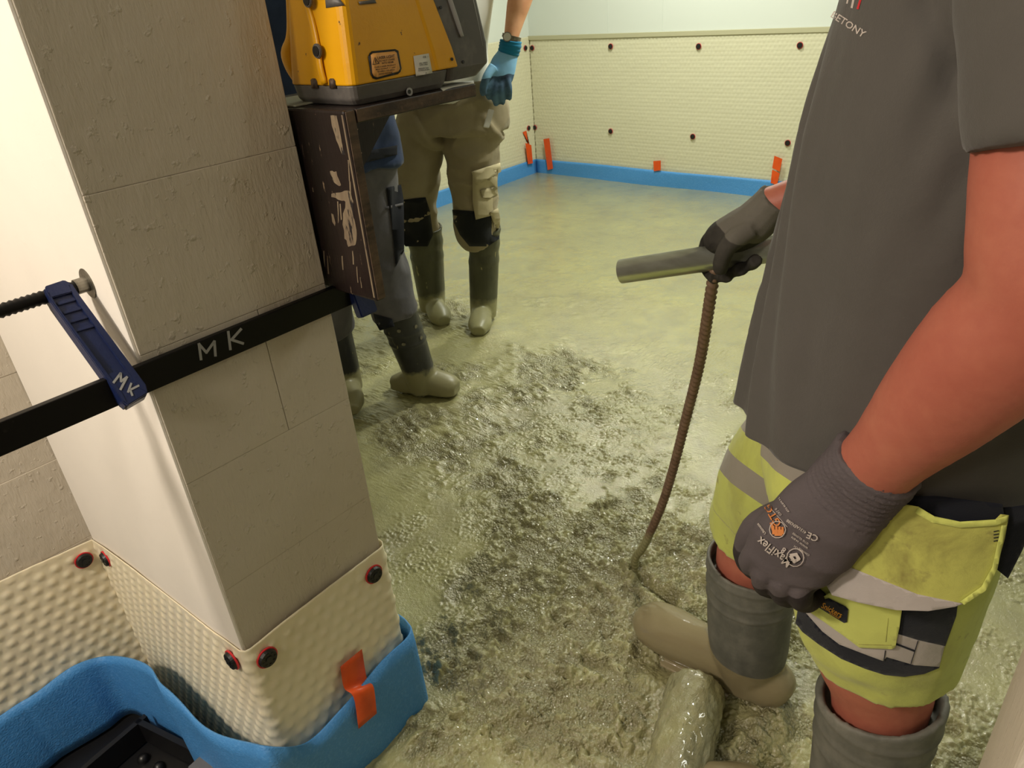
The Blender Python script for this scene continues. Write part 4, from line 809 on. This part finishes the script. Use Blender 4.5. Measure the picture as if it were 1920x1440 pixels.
setattr_f(gl, 'coat', lambda p: np.clip(.5 + (-(p - Gc) @ gvw * 1.0 + ((p - Gc) @ side) * .62 - .052 + .0 * np.clip((p - Gc) @ gax - .055, 0, .05)) * 60 + .25 * fbm(p[:, 0] * 60, p[:, 1] * 60, p[:, 2] * 60, 3), 0, 1))
m_pr = Mt('pale_print', srgb(196, 184, 176), .7).m; m_po = Mt('orange_glove_print', srgb(214, 132, 72), .7).m
circ = lambda cx, cy, r, wd, n=14: stroke([(cx + r * math.cos(2 * math.pi * k / n), cy + r * 1.05 * math.sin(2 * math.pi * k / n)) for k in range(n + 1)], wd)
cz = lambda x, y: (1376 + x / 6, 893 + y / 6)
t_ = [('MaxiFlex', *cz(455, 850), 23.5, 218, .9), ('CE', *cz(885, 680), 17, 203, 1.1), ('EN388', *cz(650, 530), 8, 215, 1), ('4131A', *cz(760, 600), 8, 215, 1), ('ATG 42-874 9 L', *cz(560, 320), 5, 235, 1), ('CAT II', *cz(500, 400), 6, 232, 1), ('Ultimate', *cz(310, 590), 7, 232, 1),
      ('GTG GLOVES', *cz(750, 700), 5, 215, 1.2), ('WWW 34-874', *cz(740, 745), 5, 215, 1.2), ('TOUCH', *cz(730, 820), 5, 215, 1.2), ('CONTROL', *cz(790, 850), 5, 215, 1), ('8', *cz(560, 830), 15, 215, 1)] + stroke([cz(430, 380), cz(600, 570)], 1) + circ(*cz(690, 915), 16, 1.6) + circ(*cz(490, 600), 15, 1.4) + stroke([cz(640, 890), cz(700, 880), cz(730, 930), cz(680, 960), cz(640, 900)], 6)
print_on('print', t_, gl, m_pr, gl, .0035)
print_on('orange_print', [('GTG', *cz(440, 440), 19, 240, 1.15)] + [('poly', [cz(x - 12, 560 + k * 4), cz(x + 14, 556 + k * 4), cz(x + 18, 650), cz(x - 8, 655)]) for k, x in enumerate((440, 475, 510, 545))] + stroke([cz(420, 530), cz(440, 600)], 5) + [('poly', [cz(440, 600), cz(560, 600), cz(540, 670), cz(460, 670)])], gl, m_po, gl, .0035)
# far glove gripping the pipe handle
def fg(pts, rs): return sweep([tuple(onY(a, b, 1.022 + c)) for a, b, c in pts], rs, 14, (0, 1, 0))
g2 = [fg([(1458, 372, .012), (1440, 392, .012), (1412, 418, .006), (1378, 436, .002), (1350, 446, .002), (1336, 450, .004)], [(.030, .029), (.030, .030), (.031, .032), (.034, .031), (.032, .026), (.024, .018)]),
    fg([(1352, 440, .012), (1330, 450, .028), (1322, 478, .036), (1328, 506, .022), (1342, 521, -.002)], [.013, .013, .012, .0115, .011]),
    fg([(1368, 438, .014), (1350, 452, .034), (1343, 484, .040), (1350, 512, .022), (1364, 518, -.006)], [.013, .013, .012, .0115, .011]),
    fg([(1390, 432, .014), (1372, 450, .034), (1368, 480, .040), (1378, 504, .018), (1392, 503, -.008)], [.013, .013, .012, .0115, .011]),
    fg([(1412, 425, .014), (1396, 445, .032), (1396, 472, .036), (1406, 494, .016), (1418, 488, -.006)], [.012, .012, .011, .011, .0105]),
    fg([(1405, 430, -.014), (1380, 447, -.030), (1362, 466, -.036), (1353, 490, -.036), (1350, 508, -.030)], [.018, .016, .0135, .0125, .011])]
gf = fusion('glove', g2, .0032, m_gl2, w1, 3, lambda p: .001 * fbm(p[:, 0] * 60, p[:, 1] * 60, p[:, 2] * 60, 3))
Gf = np.array(onY(1390, 440, 1.022)); setattr_f(gf, 'coat', lambda p: np.clip(.5 - ((p - Gf) @ np.array([.35, 0, .94]) - .004 + .004 * fbm(p[:, 0] * 50, p[:, 1] * 50, p[:, 2] * 50, 3)) * 80, 0, 1))
# chest print
print_on('chest_print', [('BETONY', 1590, 46, 19, 33, 1.0)] + stroke([(1588, 6), (1592, -10)], 3) + stroke([(1597, 14), (1603, -14)], 4), shirt, m_pr, shirt, .001)
print_on('chest_print_red', stroke([(1608, 16), (1616, -10)], 4), shirt, m_red, shirt, .001)
# ============ worker in tan trousers ============
RT = np.array([.74, .673, 0])
w2 = empty('person', tuple(onD(860, 600, 3.05)), 'person in tan work trousers and olive boots standing behind the laser, blue glove hanging', 'person')
m_tan = cloth('tan_canvas', srgb(152, 140, 112), srgb(134, 122, 96)).m; m_tan2 = cloth('pale_tan_canvas', srgb(184, 172, 138)).m; m_kn = cloth('black_knee_fabric', srgb(20, 22, 24)).m; m_wsh = cloth('white_t_shirt', srgb(226, 224, 216)).m
D = lambda px, py, d: tuple(onD(px, py, d))
pc = np.array(D(856, 150, 2.98)); zc = lambda z: (pc[0], pc[1], z)
def off(s, fwd, z): q = pc + RT * s + HF * fwd; return (q[0], q[1], z)
W2 = D(958, 70, 2.86); hd2 = off(.0, -.05, 1.68)
legA = [(off(-.10, 0, .93), .06), (D(792, 300, 3.05), .05), (D(782, 400, 3.1), .045), (D(798, 470, 3.12), .035), (D(808, 555, 3.15), .03)]
legB = [(off(.10, 0, .93), .06), (D(888, 300, 2.98), .05), (D(894, 395, 2.98), .045), (D(906, 470, 3.0), .035), (D(906, 560, 3.02), .03)]
tor2 = [(off(-.03, 0, .9), (.10, .08)), (off(-.03, 0, 1.1), (.11, .095)), (off(-.02, 0, 1.3), (.14, .11)), (zc(1.42), (.17, .09)), (zc(1.48), (.07, .06)), (zc(1.6), (.055, .055))]
arR = [(off(.16, 0, 1.42), .055), (off(.25, 0, 1.38), .05), (D(1000, -85, 2.95), .045), (D(976, -5, 2.90), .044), (D(966, 35, 2.88), .035), (W2, .027), (D(950, 95, 2.86), .027)]
arL = [(off(-.17, 0, 1.42), .055), (off(-.25, 0, 1.28), .05), (off(-.28, -.02, 1.12), .042), (off(-.20, -.15, 1.16), .034), (off(-.10, -.22, 1.20), .028)]
hnd = lambda c, s: [ell(np.array(c) + np.array([0, 0, -.0]), (.04, .04, .035))] + [sweep([tuple(np.array(c) + HF * -.02 + RT * (k * .018 * s)), tuple(np.array(c) + HF * -.06 + RT * (k * .018 * s) + np.array([0, 0, -.01])), tuple(np.array(c) + HF * -.07 + RT * (k * .018 * s) + np.array([0, 0, -.04]))], [.011, .010, .008], 10, RT) for k in (-1.5, -.5, .5, 1.5)] + [sweep([tuple(np.array(c) + RT * .03 * s), tuple(np.array(c) + RT * .05 * s + HF * -.03)], [.012, .009], 10, RT)]
b2 = fusion('body', [sw(tor2, ref=RT), sw(arR, ref=RT), sw(arL, ref=RT), sw(legA, ref=RT), sw(legB, ref=RT)] + hnd(arL[-1][0], 1) + headparts(hd2, (.67, -.74, 0)), .009, m_skin2, w2, 4)
face_bits(hd2, (.67, -.74, 0), w2)
fusion('t_shirt', [sw([(off(-.035, 0, .96), (.165, .14)), (off(-.035, 0, 1.12), (.160, .14)), (off(-.02, 0, 1.3), (.185, .14)), (zc(1.42), (.18, .11)), (zc(1.49), (.08, .075))], 28, RT), sw([(off(.14, 0, 1.40), .08), (off(.24, 0, 1.39), .07), (D(1004, -95, 2.96), .062)], ref=RT), sw([(off(-.14, 0, 1.40), .08), (off(-.23, 0, 1.31), .075), (off(-.27, 0, 1.2), .068)], ref=RT)], .009, m_wsh, w2, 4, lambda p: folds(p, (0, 0, 1), 14, .005))
tr2 = fusion('work_trousers', [sw([(zc(1.02), (.165, .125)), (zc(.93), (.185, .135)), (zc(.84), (.18, .125))], 28, RT),
    sw([(off(-.10, 0, .9), (.115, .12)), (D(790, 240, 3.02), (.108, .11)), (D(781, 320, 3.05), (.093, .10)), (D(780, 390, 3.08), (.082, .09)), (D(793, 440, 3.1), (.078, .08))], 24, RT),
    sw([(off(.10, 0, .9), (.115, .12)), (D(882, 240, 2.98), (.112, .11)), (D(888, 320, 2.98), (.100, .10)), (D(893, 390, 2.98), (.088, .09)), (D(894, 430, 2.98), (.085, .085)), (D(903, 452, 2.99), (.072, .072))], 24, RT)], .0075, m_tan, w2, 3,
    lambda p: folds(p, (.7, .6, .25), 15, .008, 9) + folds(p, (0, 0, 1), 9, .004, 2))
tb = bvh(tr2)
patch('knee_panel', [(742, 376), (798, 370), (806, 395), (812, 440), (802, 462), (760, 462), (740, 430)], tb, m_kn, tr2, .002, .002, 12)
kn = patch('knee_panel', [(848, 393), (888, 396), (934, 400), (938, 425), (936, 448), (915, 462), (880, 462), (862, 440), (850, 415)], tb, m_kn, tr2, .002, .002, 12)
pkt = patch('cargo_pocket', [(886, 330), (932, 318), (934, 380), (930, 402), (892, 412), (886, 380)], tb, m_tan2, tr2, .002, .006, 12)
patch('pocket_flap', [(884, 322), (938, 305), (940, 322), (896, 345), (890, 342)], tb, m_tan2, tr2, .010, .004, 10)
patch('pocket_flap', [(900, 356), (928, 350), (928, 366), (916, 373), (905, 370)], pkt, m_tan2, tr2, .002, .003, 10)
patch('ruched_cuff', [(918, 398), (934, 390), (938, 410), (936, 436), (926, 420)], tb, m_tan2, tr2, .006, .006, 10)
tag(bmo('pocket_slip', quadbox([onD(906, 238, 2.80), onD(916, 204, 2.82), onD(927, 206, 2.82), onD(917, 240, 2.80)], .012, .002), Mt('white_paper', srgb(215, 212, 205), .5).m), 'white paper sleeve sticking out of the pocket of the tan trousers', 'slip')  # white paper tag standing out of the trouser pocket
def boot2(path, rs, foot, mat, par, ref, extra=None):
    return fusion('boot', [rings_solid(path, rs, 24, ref=ref), sweep([a for a, b in foot], [b for a, b in foot], 20, ref)], .006, mat, par, 3, extra)
fz = lambda px, py, z: tuple(onZ(px, py, z))
gA, gB = onD(812, 585, 3.16), onD(906, 590, 3.03)
sf = Vector(HF)
def shaft(top, gr, r0, r1): g0 = Vector((gr.x, gr.y, .03)); t0 = Vector(top); return [tuple(g0), tuple(g0.lerp(t0, .35)), tuple(g0.lerp(t0, .7)), tuple(t0)], [r0, (r0 + r1) / 2, r1 * .96, r1]
for top, gr, tilt_ in ((D(795, 425, 3.1), gA, (.35, -1)), (D(908, 425, 2.99), gB, (-.12, -1))):
    gr = Vector((gr.x, gr.y, 0)); cs, rs = shaft(top, gr, .058, .068 if tilt_[0] < 0 else .078); dv = (Vector(RT) * tilt_[0] + sf * tilt_[1]).normalized(); h = lambda k, z: tuple(gr + dv * k + Vector((0, 0, z)))
    boot2(cs, rs, [(h(-.07, .04), (.03, .03)), (h(-.03, .05), (.043, .048)), (h(.05, .055), (.045, .052)), (h(.13, .042), (.052, .042)), (h(.185, .032), (.03, .026))], m_bt2, w2, RT, lambda p: .003 * fbm(p[:, 0] * 12, p[:, 1] * 12, p[:, 2] * 9, 3) + .002 * np.sin(p[:, 2] * 90) * (p[:, 2] > .28))
# blue glove, watch
g3 = [sweep([D(957, 78, 2.86), D(953, 100, 2.86), D(944, 122, 2.85), D(937, 145, 2.84), D(934, 158, 2.84)], [(.036, .032), (.037, .028), (.047, .028), (.048, .025), (.038, .02)], 24, RT)]
for a, b, c_, r in [((922, 145), (914, 172), (918, 184), .013), ((931, 150), (927, 180), (931, 197), .013), ((941, 150), (940, 178), (943, 194), .013), ((952, 145), (955, 170), (955, 186), .012)]:
    g3.append(sweep([D(*a, 2.83), D((a[0] + b[0]) / 2, (a[1] + b[1]) / 2, 2.82), D(*b, 2.82), D(*c_, 2.84)], [r, r, r * .95, r * .8], 12, RT))
g3.append(sweep([D(925, 125, 2.82), D(912, 145, 2.80), D(906, 165, 2.80), D(906, 178, 2.81)], [.018, .015, .0135, .011], 12, RT))
gl3 = fusion('glove', g3, .0045, m_gl3, w2, 2); setattr_f(gl3, 'coat', lambda p: np.clip(.5 + ((onD(935, 142, 2.84).z - p[:, 2]) + .012 * fbm(p[:, 0] * 30, p[:, 1] * 30, p[:, 2] * 30, 2)) * 60, 0, 1))
m_teal = cloth('teal_cuff', srgb(30, 120, 160)).m; v, f = sweep([D(958, 76, 2.86), D(957, 84, 2.86), D(955, 93, 2.86), D(953, 101, 2.86)], [(.0385, .035), (.040, .036), (.039, .033), (.0385, .031)], 28, RT, ribs=lambda i, a: .0012 * math.sin(i * 2.0)); pyd('glove_cuff', v, f, m_teal, w2)
ch = empty('wristwatch', D(955, 72, 2.86), 'steel wristwatch worn above the blue glove', 'watch')
v, f = sweep([D(960, 66, 2.86), D(958.5, 73, 2.86)], [(.0345, .0315)] * 2, 28, RT, k=1); pyd('strap', v, f, m_steel, ch, False)
wcn = np.array(D(951, 69, 2.86)); dv = nz(CAM - wcn); wc0 = wcn + dv * .031; disc(wc0, dv, .016, .006, 24, m_steel, 'case', ch); disc(wc0 + dv * .006, dv, .013, .001, 24, m_whl, 'dial', ch)
# ============ worker in navy ============
w3 = empty('person', tuple(onD(700, 700, 2.3)), 'person in dark navy workwear and black boots, mostly hidden behind pillar and laser', 'person')
m_nj = cloth('navy_jacket', srgb(46, 60, 92), srgb(24, 34, 58)).m; m_ng = cloth('charcoal_trousers', srgb(98, 95, 98), srgb(62, 60, 66)).m; m_dk = cloth('black_gusset', srgb(18, 20, 28)).m
pn = np.array(onD(612, 190, 2.36)); o3 = lambda s, fwd, z: tuple((pn + RT * s + HF * fwd)[:2]) + (z,)
hd3 = o3(-.02, -.12, 1.66); fn = nz(RT * .2 - HF); gn = onZ(797, 742, 0); GR3 = Vector((gn.x, gn.y, 0)) + Vector(HF) * .02; TP3 = Vector(D(738, 565, 2.31)); lA3 = [(o3(.09, 0, .90), .06), (D(684, 330, 2.36), .05), (D(706, 470, 2.33), .045), (tuple(TP3), .035), (tuple(GR3.lerp(TP3, .5)), .03), (tuple(GR3.lerp(TP3, .15)), .03)]
lB3 = [(o3(-.10, 0, .90), .06), (o3(-.12, -.03, .65), .05), (o3(-.13, -.02, .45), .045), (o3(-.13, .03, .25), .03), (o3(-.13, .07, .08), .03)]
t3 = [(o3(0, 0, .9), (.10, .08)), (o3(0, -.02, 1.1), (.14, .10)), (o3(0, -.05, 1.3), (.18, .12)), (o3(0, -.07, 1.42), (.15, .09)), (o3(0, -.08, 1.48), (.06, .06)), (o3(-.01, -.10, 1.58), (.055, .055))]
a3 = [(o3(.17, -.06, 1.40), .05), (o3(.22, -.04, 1.28), .045), (o3(.22, -.02, 1.14), .04), (o3(.22, -.13, 1.18), .035), (o3(.20, -.22, 1.23), .03)]
a4 = [(o3(-.17, -.06, 1.40), .05), (o3(-.23, -.04, 1.25), .045), (o3(-.24, -.02, 1.10), .04), (o3(-.18, -.16, 1.0), .035), (o3(-.10, -.24, .98), .03)]
fusion('body', [sw(x, ref=RT) for x in (t3, a3, a4, lA3, lB3)] + hnd(a3[-1][0], 1) + hnd(a4[-1][0], -1) + headparts(hd3, fn), .009, m_skin2, w3, 4); face_bits(hd3, fn, w3)
jk = fusion('jacket', [sw([(o3(0, 0, .86), (.205, .15)), (o3(0, 0, .93), (.20, .15)), (o3(0, -.02, 1.1), (.20, .145)), (o3(0, -.05, 1.3), (.21, .15)), (o3(0, -.07, 1.42), (.18, .12)), (o3(0, -.08, 1.49), (.085, .08))], 30, RT), sw([(a[0], a[1] + .022) for a in a3], ref=RT), sw([(a[0], a[1] + .022) for a in a4], ref=RT)], .0085, m_nj, w3, 3, lambda p: folds(p, (.5, .3, 1), 12, .008, 4) + folds(p, (1, .8, .1), 18, .005, 8))
tr3 = fusion('work_trousers', [sw([(o3(0, 0, .96), (.17, .13)), (o3(0, 0, .85), (.18, .13)), (o3(0, 0, .78), (.16, .11))], 26, RT),
    sw([(o3(.09, 0, .88), (.12, .12)), (D(682, 310, 2.36), (.102, .105)), (D(696, 400, 2.35), (.095, .10)), (D(712, 480, 2.33), (.084, .092)), (D(728, 545, 2.32), (.074, .08)), (D(742, 590, 2.31), (.070, .073))], 26, RT),
    sw([(o3(-.10, 0, .88), (.12, .12)), (o3(-.12, -.03, .65), (.1, .1)), (o3(-.13, -.02, .45), (.085, .09)), (o3(-.13, .03, .3), (.075, .08))], 24, RT)], .007, m_ng, w3, 3, lambda p: folds(p, (.7, .5, .35), 13, .009, 12) + folds(p, (.1, 0, 1), 12, .005, 5))
t3b = bvh(tr3)
patch('knee_pocket', [(724, 352), (752, 346), (757, 375), (758, 470), (742, 500), (735, 420)], t3b, m_dk, tr3, .002, .003, 12); patch('pocket_seam', [(722, 388), (756, 380), (756, 385), (722, 393)], t3b, m_ng, tr3, .004, .001, 12)
patch('jacket_hem', [(640, 286), (690, 283), (745, 272), (745, 290), (690, 304), (640, 310)], jk, m_dk, jk, .003, .004, 8)
patch('hem_flap', [(700, 588), (735, 598), (740, 612), (712, 620), (704, 606)], t3b, m_dk, tr3, .002, .003, 12)
gr = GR3; cs, rs = shaft(tuple(TP3), gr, .054, .068); dv = (Vector(RT) * .93 - sf * .37).normalized(); h = lambda k, z: tuple(gr + dv * k + Vector((0, 0, z)))
b3 = boot2(cs, rs, [(h(-.13, .032), (.03, .028)), (h(-.08, .042), (.045, .042)), (h(0, .058), (.048, .055)), (h(.06, .050), (.05, .05)), (h(.11, .04), (.046, .042)), (h(.135, .034), (.03, .03))], m_bt3, w3, tuple(RT), lambda p: .003 * fbm(p[:, 0] * 12, p[:, 1] * 12, p[:, 2] * 9, 3) + .0035 * (np.exp(-((p[:, 2] - .30) / .006) ** 2) + np.exp(-((p[:, 2] - .25) / .006) ** 2)) + .004 * np.exp(-((p[:, 2] - .022) / .008) ** 2))
bb = bvh(b3)
for px, py in ((768, 587), (779, 612), (789, 633), (748, 620), (757, 645)):
    hh = bb.ray_cast(Vector(CAM), Vector(ray((px, py))))
    if hh[0] is not None: disc(hh[0], hh[1], .007, .003, 12, m_steel, 'rivet', b3)
gB3 = Vector(o3(-.13, .08, 0)); cs, rs = shaft(o3(-.13, .0, .36), gB3, .052, .066); dv = (Vector(RT) * .2 - sf).normalized(); h = lambda k, z: tuple(gB3 + dv * k + Vector((0, 0, z)))
boot2(cs, rs, [(h(-.07, .04), (.03, .03)), (h(-.03, .05), (.043, .048)), (h(.05, .055), (.045, .052)), (h(.13, .042), (.052, .042)), (h(.185, .032), (.03, .026))], m_bt3, w3, tuple(RT))
